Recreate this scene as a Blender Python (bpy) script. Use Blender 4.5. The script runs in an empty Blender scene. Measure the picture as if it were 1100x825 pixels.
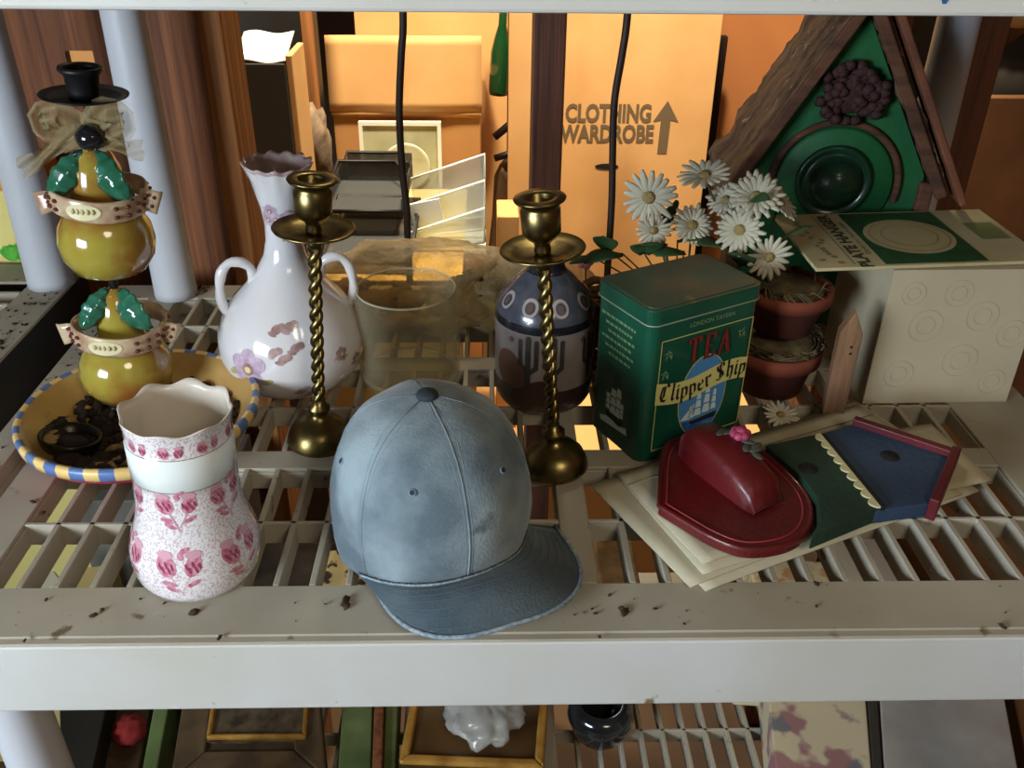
import bpy, bmesh, math, random
from mathutils import Vector, Matrix, noise
random.seed(7)
PI = math.pi
SC = bpy.context.scene
COL = SC.collection

# ------------------------------------------------------------------ camera
YAW, PIT, ROL, FPX = .0293, .5337, .0121, 987.0
CAMLOC = Vector((0, 0, .5))
_F = Vector((math.sin(YAW)*math.cos(PIT), math.cos(YAW)*math.cos(PIT), -math.sin(PIT)))
_R0 = Vector((math.cos(YAW), -math.sin(YAW), 0)); _U0 = _R0.cross(_F)
_R = _R0*math.cos(ROL)+_U0*math.sin(ROL); _U = -_R0*math.sin(ROL)+_U0*math.cos(ROL)
cd = bpy.data.cameras.new('camera'); cam = bpy.data.objects.new('camera', cd); COL.objects.link(cam)
cd.sensor_fit = 'HORIZONTAL'; cd.sensor_width = 36; cd.lens = 36*FPX/1100; cd.clip_start = .02; cd.clip_end = 50
cam.matrix_world = Matrix(((_R.x, _U.x, -_F.x, 0), (_R.y, _U.y, -_F.y, 0), (_R.z, _U.z, -_F.z, .5), (0, 0, 0, 1)))
SC.camera = cam
def ray(px, py): return _F+_R*((px-550)/FPX)-_U*((py-412.5)/FPX)
def G(px, py, z=0.0):                       # photo pixel -> point on a horizontal plane
    d = ray(px, py); return CAMLOC+d*((z-.5)/d.z)
def V(px, py, Y):                           # photo pixel -> point on an upright plane
    d = ray(px, py); return CAMLOC+d*(Y/d.y)

# ------------------------------------------------------------------ world, light, exposure
w = bpy.data.worlds.new('world'); SC.world = w; w.use_nodes = True
w.node_tree.nodes['Background'].inputs[0].default_value = (.55, .62, .7, 1)
w.node_tree.nodes['Background'].inputs[1].default_value = .3
vs = SC.view_settings; vs.view_transform = 'Standard'; vs.look = 'None'; vs.gamma = 1; vs.use_curve_mapping = False
vs.exposure = 0.0
def light(name, kind, loc, energy, color, size=.2, size_y=None, aim=None):
    l = bpy.data.lights.new(name, kind); l.energy = energy; l.color = color
    if kind == 'AREA':
        l.size = size
        if size_y: l.shape = 'RECTANGLE'; l.size_y = size_y
    else: l.shadow_soft_size = size
    o = bpy.data.objects.new(name, l); COL.objects.link(o); o.location = loc
    if aim: o.rotation_euler = (Vector(aim)-Vector(loc)).to_track_quat('-Z', 'Y').to_euler()
    return o
light('window_daylight', 'AREA', (-1.21, -.50, .40), 41, (.80, .91, 1.0), .75, .42, (0, .6, .1))
for _loc, _e, _aim in (((.25, 1.62, 1.45), 190, (.28, 2.15, 0)), ((-.40, 1.55, 1.5), 140, (-.25, 1.95, 0))):
    _o = light('background_spot', 'SPOT', _loc, _e, (1.0, .89, .68), .08, aim=_aim); _o.data.spot_size = math.radians(86); _o.data.spot_blend = .7  # warm spots added to light the cartons, cones narrowed away from the shelf
light('room_lamp', 'POINT', (0, 1.9, 1.6), 34, (1.0, .85, .60), .10)
light('warm_front_fill', 'POINT', (.6, -.8, 1.25), 40, (1.0, .86, .64), .30)  # unseen warm fill added in front to lift the ambient light

# ------------------------------------------------------------------ materials
def lin(c): return tuple(((v/255)/12.92 if v/255 <= .04045 else ((v/255+.055)/1.055)**2.4) for v in c)
MATS = {}
def mat(name, rgb, rough=.6, metal=0, rgb2=None, ns=20, detail=4, lo=.35, hi=.65, bump=0, bs=60, trans=0, ior=1.45, alpha=1, coat=0, spec=.5, stretch=None, emit=0, rgb3=None, ns3=60, t3=.7, sheen=0):
    if name in MATS: return MATS[name]
    m = bpy.data.materials.new(name); m.use_nodes = True; nt = m.node_tree; N = nt.nodes; L = nt.links
    b = N['Principled BSDF']
    c = (*lin(rgb), 1)
    b.inputs['Base Color'].default_value = c; b.inputs['Roughness'].default_value = rough; b.inputs['Metallic'].default_value = metal
    b.inputs['Specular IOR Level'].default_value = spec
    b.inputs['Transmission Weight'].default_value = trans; b.inputs['IOR'].default_value = ior; b.inputs['Alpha'].default_value = alpha
    b.inputs['Coat Weight'].default_value = coat; b.inputs['Coat Roughness'].default_value = .08
    if sheen: b.inputs['Sheen Weight'].default_value = sheen
    if emit: b.inputs['Emission Color'].default_value = c; b.inputs['Emission Strength'].default_value = emit
    tc = N.new('ShaderNodeTexCoord'); src = tc.outputs['Object']
    if stretch:
        mp = N.new('ShaderNodeMapping'); mp.inputs['Scale'].default_value = stretch; L.new(src, mp.inputs[0]); src = mp.outputs[0]
    last = None
    if rgb2:
        n = N.new('ShaderNodeTexNoise'); n.inputs['Scale'].default_value = ns; n.inputs['Detail'].default_value = detail; L.new(src, n.inputs['Vector'])
        r = N.new('ShaderNodeValToRGB'); r.color_ramp.elements[0].position = lo; r.color_ramp.elements[1].position = hi
        r.color_ramp.elements[0].color = c; r.color_ramp.elements[1].color = (*lin(rgb2), 1)
        L.new(n.outputs[0], r.inputs[0]); last = r.outputs[0]
    if rgb3:
        n = N.new('ShaderNodeTexNoise'); n.inputs['Scale'].default_value = ns3; n.inputs['Detail'].default_value = 6; L.new(src, n.inputs['Vector'])
        r = N.new('ShaderNodeValToRGB'); r.color_ramp.elements[0].position = t3; r.color_ramp.elements[1].position = min(1, t3+.06)
        r.color_ramp.elements[0].color = (0, 0, 0, 1); r.color_ramp.elements[1].color = (1, 1, 1, 1)
        L.new(n.outputs[0], r.inputs[0])
        mx = N.new('ShaderNodeMix'); mx.data_type = 'RGBA'; L.new(r.outputs[0], mx.inputs[0])
        if last: L.new(last, mx.inputs[6])
        else: mx.inputs[6].default_value = c
        mx.inputs[7].default_value = (*lin(rgb3), 1); last = mx.outputs[2]
    if last: L.new(last, b.inputs['Base Color'])
    if bump:
        n = N.new('ShaderNodeTexNoise'); n.inputs['Scale'].default_value = bs; n.inputs['Detail'].default_value = 5; L.new(src, n.inputs['Vector'])
        bp = N.new('ShaderNodeBump'); bp.inputs['Strength'].default_value = bump; bp.inputs['Distance'].default_value = .004
        L.new(n.outputs[0], bp.inputs['Height']); L.new(bp.outputs[0], b.inputs['Normal'])
    MATS[name] = m; return m

plastic = mat('grey_shelf_plastic', (196, 197, 196), .45, rgb2=(184, 181, 172), ns=5, rgb3=(120, 105, 80), ns3=45, t3=.70)
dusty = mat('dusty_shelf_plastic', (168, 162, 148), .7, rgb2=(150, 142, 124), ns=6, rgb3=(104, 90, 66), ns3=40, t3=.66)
plastic_post = mat('post_plastic', (192, 194, 200), .45)
wood_stud = mat('stud_wood', (138, 84, 48), .7, rgb2=(92, 52, 30), ns=14, stretch=(9, 9, .25), bump=.3)
wood_dark = mat('dark_wood', (96, 56, 38), .7, rgb2=(66, 36, 26), ns=14, stretch=(9, 9, .25), bump=.3)
wood_light = mat('light_wood', (178, 116, 62), .7, rgb2=(130, 80, 40), ns=14, stretch=(9, 9, .25))
cardboard = mat('cardboard', (214, 164, 104), .8, rgb2=(204, 152, 92), ns=6)
cardboard_d = mat('cardboard_brown', (196, 142, 84), .8, rgb2=(184, 130, 74), ns=6)
card_ink = mat('printed_grey_ink', (104, 84, 58), .8)
brass = mat('aged_brass', (136, 120, 76), .33, 1, rgb2=(96, 84, 52), ns=60, lo=.4, hi=.7, bump=.05)
black_m = mat('black_metal', (28, 27, 27), .45, .3)
white_glaze = mat('white_glaze', (226, 224, 222), .12, coat=.6)
black = mat('black_plastic', (20, 20, 20), .5)

# ------------------------------------------------------------------ mesh builder
class MB:
    def __init__(s): s.v = []; s.f = []; s.mi = []; s.sm = []; s.M = Matrix()
    def add(s, vs, fs, mi=0, smooth=False, M=None):
        T = s.M @ M if M is not None else s.M
        k = len(s.v); s.v += [T @ Vector(v) for v in vs]
        for i, f in enumerate(fs):
            s.f.append([k+a for a in f]); s.mi.append(mi[i] if isinstance(mi, list) else mi); s.sm.append(smooth)
        return s
    def box(s, x0, x1, y0, y1, z0, z1, mi=0, M=None):
        v = [(x, y, z) for z in (z0, z1) for y in (y0, y1) for x in (x0, x1)]
        return s.add(v, [(0, 2, 3, 1), (4, 5, 7, 6), (0, 1, 5, 4), (2, 6, 7, 3), (0, 4, 6, 2), (1, 3, 7, 5)], mi, False, M)
    def prism(s, poly, z0, z1, mi=0, M=None, top=None):
        n = len(poly); v = [(p[0], p[1], z0) for p in poly]+[(p[0], p[1], z1) for p in poly]
        f = [tuple(reversed(range(n))), tuple(range(n, 2*n))]+[(i, (i+1) % n, n+(i+1) % n, n+i) for i in range(n)]
        return s.add(v, f, [mi, mi if top is None else top]+[mi]*n, False, M)
    def flat(s, poly3, mi=0, M=None): return s.add(poly3, [tuple(range(len(poly3)))], mi, False, M)
    def lathe(s, prof, n=48, mi=0, M=None, fr=None, cap=False, ms=None):
        v = []
        for j, (r, z) in enumerate(prof):
            for i in range(n):
                a = 2*PI*i/n; rr, zz = (r, z) if fr is None else fr(r, z, a, j)
                v.append((rr*math.cos(a), rr*math.sin(a), zz))
        f = []; mm = []
        for j in range(len(prof)-1):
            for i in range(n):
                f.append((j*n+i, j*n+(i+1) % n, (j+1)*n+(i+1) % n, (j+1)*n+i))
                mm.append(ms(j, i) if ms else mi)
        if cap:
            f.append(tuple(reversed(range(n)))); mm.append(mi)
            f.append(tuple(range((len(prof)-1)*n, len(prof)*n))); mm.append(mi)
        return s.add(v, f, mm, True, M)
    def tube(s, path, r, n=8, mi=0, M=None, flat=1.0, closed=False):
        P = [Vector(p) for p in path]; m = len(P); R = r if isinstance(r, (list, tuple)) else [r]*m
        v = []; up = None
        for i in range(m):
            a = P[i-1] if (i or closed) else P[i]; b = P[(i+1) % m] if (i < m-1 or closed) else P[i]
            t = (b-a).normalized() if (b-a).length else Vector((0, 0, 1))
            if up is None: up = Vector((0, 0, 1)) if abs(t.z) < .9 else Vector((1, 0, 0))
            x = t.cross(up).normalized(); up = x.cross(t).normalized()
            for k in range(n):
                q = 2*PI*k/n; v.append(P[i]+x*(R[i]*math.cos(q))+up*(R[i]*math.sin(q)*flat))
        f = [(i*n+k, i*n+(k+1) % n, ((i+1) % m)*n+(k+1) % n, ((i+1) % m)*n+k) for i in range(m if closed else m-1) for k in range(n)]
        if not closed: f += [tuple(reversed(range(n))), tuple(range((m-1)*n, m*n))]
        return s.add(v, f, mi, True, M)
    def ell(s, c, r, n=20, mi=0, M=None, fn=None):
        r = r if isinstance(r, (tuple, list)) else (r, r, r); m = max(6, n//2); v = [(0, 0, -1)]
        for j in range(1, m):
            e = -PI/2+PI*j/m
            for i in range(n): v.append((math.cos(e)*math.cos(2*PI*i/n), math.cos(e)*math.sin(2*PI*i/n), math.sin(e)))
        v.append((0, 0, 1)); V3 = []
        for p in v:
            p = Vector(p); q = fn(p) if fn else 1
            V3.append((c[0]+p.x*r[0]*q, c[1]+p.y*r[1]*q, c[2]+p.z*r[2]*q))
        f = [(0, 1+(i+1) % n, 1+i) for i in range(n)]
        for j in range(m-2):
            for i in range(n): a = 1+j*n; f.append((a+i, a+(i+1) % n, a+n+(i+1) % n, a+n+i))
        a = 1+(m-2)*n; f += [(a+i, a+(i+1) % n, len(V3)-1) for i in range(n)]
        return s.add(V3, f, mi, True, M)
    def grid(s, fn, nu, nv, mi=0, M=None, smooth=True, thick=0, wrap=False):
        P = [[Vector(fn(i/(nu), j/(nv))) for i in range(nu+1)] for j in range(nv+1)]
        v = [p for row in P for p in row]; W = nu+1
        f = [(j*W+i, j*W+i+1, (j+1)*W+i+1, (j+1)*W+i) for j in range(nv) for i in range(nu)]
        if thick:
            k = len(v); nr = []
            for j in range(nv+1):
                for i in range(nu+1):
                    du = P[j][min(i+1, nu)]-P[j][max(i-1, 0)]; dv = P[min(j+1, nv)][i]-P[max(j-1, 0)][i]
                    q = du.cross(dv); nr.append(q.normalized() if q.length > 1e-12 else Vector((0, 0, 1)))
            v += [p-q*thick for p, q in zip(v[:k], nr)]
            f += [tuple(k+a for a in reversed(g)) for g in f]
            for i in range(nu): f += [(i+1, i, k+i, k+i+1), (nv*W+i, nv*W+i+1, k+nv*W+i+1, k+nv*W+i)]
            for j in range(nv): f += [(j*W, (j+1)*W, k+(j+1)*W, k+j*W), ((j+1)*W+nu, j*W+nu, k+j*W+nu, k+(j+1)*W+nu)]
        return s.add(v, f, mi, smooth, M)
    def build(s, name, ms, parent=None, bevel=0, seg=2, loc=None, sub=0, autosm=None):
        me = bpy.data.meshes.new(name); L = Vector(loc) if loc is not None else Vector((0, 0, 0))
        me.from_pydata([v-L for v in s.v], [], s.f)
        for m in (ms if isinstance(ms, list) else [ms]): me.materials.append(m)
        me.polygons.foreach_set('material_index', s.mi); me.polygons.foreach_set('use_smooth', s.sm); me.update()
        o = bpy.data.objects.new(name, me); COL.objects.link(o); o.location = L
        if parent is not None: o.parent = parent
        if bevel:
            b = o.modifiers.new('b', 'BEVEL'); b.width = bevel; b.segments = seg; b.limit_method = 'ANGLE'; b.angle_limit = .6
        if sub:
            b = o.modifiers.new('s', 'SUBSURF'); b.levels = sub; b.render_levels = sub
        return o
def tag(o, label, cat, group=None, kind=None):
    o['label'] = label; o['category'] = cat
    if group: o['group'] = group
    if kind: o['kind'] = kind
    return o
def thing(name, label, cat, loc=(0, 0, 0), rot=(0, 0, 0), group=None):
    o = bpy.data.objects.new(name, None); COL.objects.link(o); o.location = loc; o.rotation_euler = rot; o.empty_display_size = .02
    return tag(o, label, cat, group)
def struct(o): o['kind'] = 'structure'; return o
def T(x, y, z): return Matrix.Translation((x, y, z))
def RZ(a): return Matrix.Rotation(a, 4, 'Z')
def RX(a): return Matrix.Rotation(a, 4, 'X')
def RY(a): return Matrix.Rotation(a, 4, 'Y')
def copy_tree(o, parent=None):
    c = o.copy(); COL.objects.link(c); c.parent = parent
    for ch in list(o.children): copy_tree(ch, c)
    return c
def text2d(body, size, bold=0.0, shear=0.0, sx=1.0):
    cu = bpy.data.curves.new('t', 'FONT'); cu.body = body; cu.size = size; cu.align_x = 'CENTER'; cu.align_y = 'CENTER'; cu.offset = bold; cu.shear = shear
    cu.resolution_u = 3; cu.space_line = .85
    o = bpy.data.objects.new('t', cu); COL.objects.link(o)
    dg = bpy.context.evaluated_depsgraph_get(); e = o.evaluated_get(dg); me = e.to_mesh()
    v = [(p.co.x*sx, p.co.y) for p in me.vertices]; f = [tuple(p.vertices) for p in me.polygons]
    e.to_mesh_clear(); bpy.data.objects.remove(o); bpy.data.curves.remove(cu)
    return v, f
def nib(strokes, wn=.12, ang=.7):                  # broad-pen lettering: every stroke a row of slanted quads
    v = []; f = []; nx, ny = math.cos(ang)*wn/2, math.sin(ang)*wn/2
    for st in strokes:
        for (a, b), (c, d) in zip(st, st[1:]):
            k = len(v); t = .018
            dx, dy = c-a, d-b; l = math.hypot(dx, dy) or 1; ox, oy = -dy/l*t, dx/l*t
            v += [(a-nx-ox, b-ny-oy), (a+nx+ox, b+ny+oy), (c+nx+ox, d+ny+oy), (c-nx-ox, d-ny-oy)]; f.append((k, k+1, k+2, k+3))
    return v, f
def ellipse(cx, cy, rx, ry, n=12, rot=0):
    o = []
    for i in range(n):
        a = 2*PI*i/n; x, y = rx*math.cos(a), ry*math.sin(a)
        o.append((cx+x*math.cos(rot)-y*math.sin(rot), cy+x*math.sin(rot)+y*math.cos(rot)))
    return o
def interp(prof, z):                                # radius of an outer profile at height z
    for (r0, z0), (r1, z1) in zip(prof, prof[1:]):
        if (z0-z)*(z1-z) <= 0 and z0 != z1: return r0+(r1-r0)*(z-z0)/(z1-z0)
    return prof[-1][0]
def wrap(mb, prof, polys, th0, z0, mi, eps=.0004, sc=1.0):   # paint flat polygons on a turned surface
    for k, poly in enumerate(polys):
        v = []; c = (sum(p[0] for p in poly)/len(poly), sum(p[1] for p in poly)/len(poly))
        for (u, h) in [c]+list(poly):
            z = z0+h*sc; r = interp(prof, z); th = th0+u*sc/max(r, .01); v.append(((r+eps)*math.cos(th), (r+eps)*math.sin(th), z))
        n = len(poly); mb.add(v, [(0, 1+i, 1+(i+1) % n) for i in range(n)], mi, True)

# ================================================================== STRUCTURE
floor_m = mat('floor_dirt', (92, 68, 46), .9, rgb2=(60, 44, 32), ns=3)
wall_m = mat('wall_boards', (78, 58, 44), .9, rgb2=(56, 42, 32), ns=1.5)
ceil_m = mat('ceiling_board', (64, 52, 42), .9)
struct(MB().box(-1.35, 2.3, -2.2, 4.3, -1.1, -1.05).build('floor', floor_m))
struct(MB().box(-1.35, 2.3, -2.2, 4.3, 2.0, 2.05).build('ceiling', ceil_m))
struct(MB().box(-1.35, 2.3, 4.2, 4.3, -1.05, 2.0).build('wall_back', wall_m))
struct(MB().box(2.2, 2.3, -2.1, 4.2, -1.05, 2.0).build('wall_right', wood_stud))
struct(MB().box(-1.35, 2.3, -2.2, -2.1, -1.05, 2.0).build('wall_front', wall_m))
wl = MB(); wl.box(-1.35, -1.25, -2.1, -1.0, -1.05, 2.0); wl.box(-1.35, -1.25, -.1, 4.2, -1.05, 2.0); wl.box(-1.35, -1.25, -1.0, -.1, -1.05, .1); wl.box(-1.35, -1.25, -1.0, -.1, .70, 2.0)
struct(wl.build('wall_left', wall_m))
wf = MB(); wf.box(-1.32, -1.26, -1.0, -.1, .1, .13); wf.box(-1.32, -1.26, -1.0, -.1, .67, .70); wf.box(-1.32, -1.26, -1.0, -.97, .13, .67); wf.box(-1.32, -1.26, -.13, -.1, .13, .67); wf.box(-1.31, -1.27, -.56, -.54, .13, .67)
wfo = struct(wf.build('window_1', plastic_post))
MB().box(-1.30, -1.295, -.97, -.13, .13, .67).build('pane', mat('window_glass', (230, 240, 245), .02, trans=1, alpha=.3), wfo)

# stud partition right behind the shelves
def stud(x0, x1, y0, y1, m, label, extra=None):
    b = MB(); b.box(x0, x1, y0, y1, -1.05, 2.0)
    o = b.build('wall_stud', m, loc=((x0+x1)/2, (y0+y1)/2, -1.05), bevel=.003); struct(o); return o
stud(-.445, -.418, 1.20, 1.29, wood_dark, '')
stud(-.416, -.350, 1.185, 1.27, wood_stud, '')
stud(-.349, -.318, 1.17, 1.26, wood_light, '')
stud(.058, .097, 1.19, 1.28, wood_dark, '')
stud(.515, .552, 1.25, 1.34, wood_stud, '')
stud(.602, .648, 1.19, 1.28, wood_dark, '')
p = MB(); p.box(-.640, -.497, 1.30, 1.315, -1.05, .231); p.box(-.640, -.567, 1.30, 1.315, .231, .252); p.box(-.530, -.497, 1.30, 1.315, .231, .252); p.box(-.640, -.497, 1.30, 1.315, .252, 2.0)
struct(p.build('wall_boards', wood_stud, loc=(-.56, 1.3, -1.05)))
struct(MB().box(-.497, -.445, 1.27, 1.32, -1.05, 2.0).build('wall_stud', wood_light, loc=(-.47, 1.3, -1.05), bevel=.002))

# ================================================================== SHELVING UNITS
R0, RW, BW, FY = .539, .0774, .0287, .4813
ROWS = [R0, R0+RW, R0+2*RW, R0+2*RW+BW, R0+3*RW+BW, R0+4*RW+BW, R0+4*RW+2*BW, R0+5*RW+2*BW, R0+6*RW+2*BW]
PITCH = .0282
LB = [-.3634+PITCH*i for i in range(0, 15)]; RB = [.1129+PITCH*i for i in range(0, 13)]
XL0, XL1, XR0, XR1, BACK = -.3634-PITCH, -.3634+PITCH*15, .1129-PITCH, .1129+PITCH*13, 1.10
def deck(z, left=-.4755, right=.565):
    b = MB(); t = .004; h = .022
    b.box(left+.030, right, FY+.006, R0, z-t, z)                # front rim behind the lip
    b.box(left, right, FY, FY+.0065, z-.004, z-.0015)           # lip step
    b.box(left, right, BACK-.039, BACK, z-t, z)
    b.box(left, -.4475, FY+.006, BACK-.039, z-t, z)
    b.box(-.4475, -.4285, FY+.006, BACK-.039, z-.018, z-.014); b.box(-.449, -.4475, FY+.006, BACK-.039, z-.018, z-.004); b.box(-.4285, -.427, FY+.006, BACK-.039, z-.018, z-.004)
    b.box(-.4285, XL0, R0, BACK-.039, z-t, z); b.box(XL1, XR0, R0, BACK-.039, z-t, z); b.box(XR1, right, R0, BACK-.039, z-t, z)
    for (a, c) in ((XL0, XL1), (XR0, XR1)):
        b.box(a, c, ROWS[2], ROWS[3], z-t, z); b.box(a, c, ROWS[5], ROWS[6], z-t, z)
        for y in (ROWS[1], ROWS[4], ROWS[7]): b.box(a, c, y-.002, y+.002, z-h, z)
        for y in (ROWS[0], ROWS[2], ROWS[3], ROWS[5], ROWS[6], ROWS[8]): b.box(a, c, y-.0012, y+.0012, z-h, z-t)
        for x in (a, c): b.box(x-.0012, x+.0012, R0, BACK-.039, z-h, z-t)
    for x in LB+RB:
        for (y0, y1) in ((ROWS[0], ROWS[2]), (ROWS[3], ROWS[5]), (ROWS[6], ROWS[8])): b.box(x-.0026, x+.0026, y0, y1, z-h, z)
    return b
def fascia(z, left=-.4755, right=.565, hh=.072):
    b = MB(); b.box(left, right, FY, FY+.005, z-hh, z-.004); b.box(left, right, BACK-.005, BACK, z-hh, z-.004)
    b.box(left, left+.005, FY+.005, BACK-.005, z-hh, z-.004); b.box(right-.005, right, FY+.005, BACK-.005, z-hh, z-.004); return b
unit = thing('shelving_unit', 'grey plastic slatted shelving unit with round posts holding all the bric-a-brac', 'shelving unit', (0, 0, -1.0))
def place_local(o, parent): o.parent = parent; o.location = o.location-parent.location; return o
GAP = .4990
for k in (0, 1, -1):
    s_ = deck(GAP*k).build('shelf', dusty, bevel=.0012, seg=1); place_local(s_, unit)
    f_ = fascia(GAP*k).build('fascia', plastic, bevel=.002); f_.parent = s_
    if k == 1:
        e = [(.2235, .4445), (.221, .4405), (.2243, .433), (.2262, .433), (.2285, .438), (.231, .4405)]
        mk = MB(); mk.flat([(x, FY-.0005, z) for x, z in e]); mk.build('marker_smudge', mat('blue_marker', (38, 78, 140), .7), s_)
def post(b, x, y, z0, z1, r0, r1):
    b.lathe([(r0, z0), (r0*.98, z0+.01), (r1, z1-.01), (r1, z1)], 28, M=T(x, y, 0), cap=True)
for (x, y, z0, z1) in ((-.396, 1.072, .0, GAP-.076), (.523, 1.072, 0, GAP-.076), (-.386, .522, -GAP, -.075), (-.436, 1.06, -GAP, -.075), (.535, 1.06, -GAP, -.075), (.535, .522, -GAP, -.075)):
    b = MB(); post(b, x, y, z0+.0005, z1, .0265, .0225); place_local(b.build('post', plastic_post), unit)
for (x, y) in ((-.43, .53), (-.43, 1.05), (.53, .53), (.53, 1.05)):
    b = MB(); post(b, x, y, -1.05, -GAP-.0765, .0255, .0255); place_local(b.build('post', plastic_post), unit)

# adjoining unit at the left, seen end-on
un2 = thing('shelving_unit', 'second grey shelving unit at left edge, dark fascia facing the bowl', 'shelving unit', (-.9, .9, -1.0))
for k in (0, 1):
    z = GAP*k; b = MB(); X0, X1, Y0, Y1 = -1.15, -.54, .66, 1.17
    poly = [(X0, Y0), (X1, Y0), (X1, Y1-.03), (X1-.008, Y1-.010), (X1-.025, Y1), (X0, Y1)]
    b.box(X1-.055, X1, Y0, Y1-.03, z-.004, z); b.prism([(X1-.055, Y1-.055), (X1, Y1-.055), (X1, Y1-.022), (X1-.006, Y1-.008), (X1-.02, Y1), (X1-.055, Y1)], z-.0045, z+.0002)
    b.box(X0, X1-.055, Y1-.06, Y1, z-.004, z)
    y = Y1-.06
    while y > Y0:
        b.box(X1-.2, X1-.055, y-.034, y-.028, z-.022, z); y -= .034
    b.box(X1-.203, X1-.2, Y0, Y1-.06, z-.022, z); b.box(X0, X1-.2, Y0, Y1-.06, z-.004, z)
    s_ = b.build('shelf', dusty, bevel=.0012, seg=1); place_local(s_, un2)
    b = MB(); b.box(X1-.005, X1, Y0, Y1-.02, z-.072, z-.004); b.box(X0, X1-.02, Y1-.005, Y1, z-.072, z-.004); b.prism([(X1-.005, Y1-.022), (X1, Y1-.022), (X1-.006, Y1-.007), (X1-.02, Y1), (X1-.02, Y1-.005), (X1-.010, Y1-.011)], z-.072, z-.004)
    f_ = b.build('fascia', mat('dark_fascia', (34, 32, 29), .6), s_)
b = MB(); post(b, -.566, 1.105, .0005, GAP-.08, .0285, .0215); place_local(b.build('post', plastic_post), un2)
b = MB(); post(b, -.568, 1.13, -1.05, -.073, .022, .022); place_local(b.build('post', plastic_post), un2)
b = MB(); post(b, -1.1, 1.13, -1.05, -.073, .022, .022); post(b, -1.1, 1.13, .001, GAP-.08, .022, .022); place_local(b.build('post', plastic_post), un2)
b = MB(); post(b, -1.1, .70, -1.05, -.073, .022, .022); post(b, -1.1, .70, .001, GAP-.08, .022, .022); place_local(b.build('post', plastic_post), un2)

# ================================================================== TRANSFER-WARE VASE (pink)
def pink_vase():
    c = G(213, 607); t = thing('floral_vase', 'white waisted pottery vase with pink transfer roses and scalloped rim', 'vase', (-.2305, .562, .0005), (0, .045, 0)); t.scale = (.985, .985, .965)
    prof = [(.000, .002), (.036, .002), (.040, .0), (.0445, .003), (.0478, .010), (.0492, .022), (.0490, .032), (.0468, .042), (.0430, .053), (.0402, .064), (.0385, .078), (.0376, .096), (.0380, .104), (.0385, .1045), (.0386, .1315), (.0380, .132), (.0380, .142), (.0394, .1525)]
    inner = [(.0397, .1535), (.0390, .1540), (.0368, .149), (.0352, .135), (.034, .10), (.0345, .07), (.038, .05), (.044, .03), (.042, .008), (.0, .006)]
    P = prof+inner; no = len(prof)
    def fr(r, z, a, j):
        k = max(0, min(1, (z-.142)/.010)) if j < no+3 else 0
        return r+k*.0012*math.cos(8*a), z+k*.0018*math.cos(8*a)
    glz = mat('pink_stipple_glaze', (228, 224, 226), .12, rgb2=(198, 180, 184), ns=620, detail=2, lo=.50, hi=.58, coat=.6, stretch=(1, 1, .8))
    wg = mat('plain_band_glaze', (226, 232, 230), .12, coat=.6); line = mat('grey_line', (120, 118, 112), .4)
    pk = mat('rose_print', (178, 92, 116), .2, rgb2=(206, 152, 168), ns=260, detail=2, coat=.6); pk2 = mat('rose_print_light', (204, 156, 168), .2, coat=.6)
    ins = mat('inside_glaze', (216, 208, 196), .2, coat=.4)
    pkd = mat('rose_print_dark', (150, 62, 88), .2, coat=.6)
    m = MB()
    m.lathe(P, 96, fr=fr, ms=lambda j, i: (1 if 12 <= j <= 14 else (3 if j >= no-1 else 0)))
    def ringline(z):
        r = interp(prof, z); m.lathe([(r+.0003, z), (r+.0003, z+.0006)], 96, mi=2)
    ringline(.1035); ringline(.1325)
    def rose(th, z, s=1.0, fl=1, stem=True):
        E = []
        wrap(m, prof, [ellipse(-.0085*fl, .004, .0062, .0078, 12, .35*fl), ellipse(.0078*fl, .0042, .0050, .0074, 12, -.3*fl)], th, z, 4, .0003, s)
        for (x, y) in ((-.0085, .004), (.0078, .0042)):
            for k in range(5):
                wrap(m, prof, [ellipse(x*fl+(k-2)*.0021*.9, y+(-.002 if k % 2 else .001)-abs(k-2)*.0006, .0008, .0026, 6, .3)], th, z, 6, .0005, s)
            wrap(m, prof, [ellipse(x*fl*1.05, y+.0074, .0052, .0028, 8)], th, z, 5, .0004, s)
        if stem:
            wrap(m, prof, [[(-.0065*fl, -.002), (-.005*fl, -.0025), (.0012*fl, -.018), (-.0002, -.018)], [(.006*fl, -.002), (.007*fl, -.002), (.001*fl, -.014), (-.0002, -.014)]], th, z, 5, .0003, s)
            wrap(m, prof, [ellipse(-.0075*fl, -.0085, .0052, .0022, 8, -.2), ellipse(.0075*fl, -.008, .0048, .0019, 8, .55), ellipse(-.006*fl, -.013, .0045, .0018, 8, -.5), ellipse(.0005, .011, .0019, .003, 8, .3), ellipse(.003, .0145, .0036, .0018, 8, .5)], th, z, 4, .0003, s)
    for k, th in enumerate([-PI/2+.10, -PI/2-1.0, -PI/2+1.15, -PI/2+2.2, -PI/2+3.2, -PI/2-2.1]):
        rose(th, .088, 1.08, 1); rose(th-.05, .036, 1.22, -1 if k % 2 else 1)
    for k in range(9): rose(-PI/2+.15+k*.70, .1365, .62, 1, False)
    m.build('vase_body', [glz, wg, line, ins, pk, pk2, pkd], t)
pink_vase()

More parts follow.
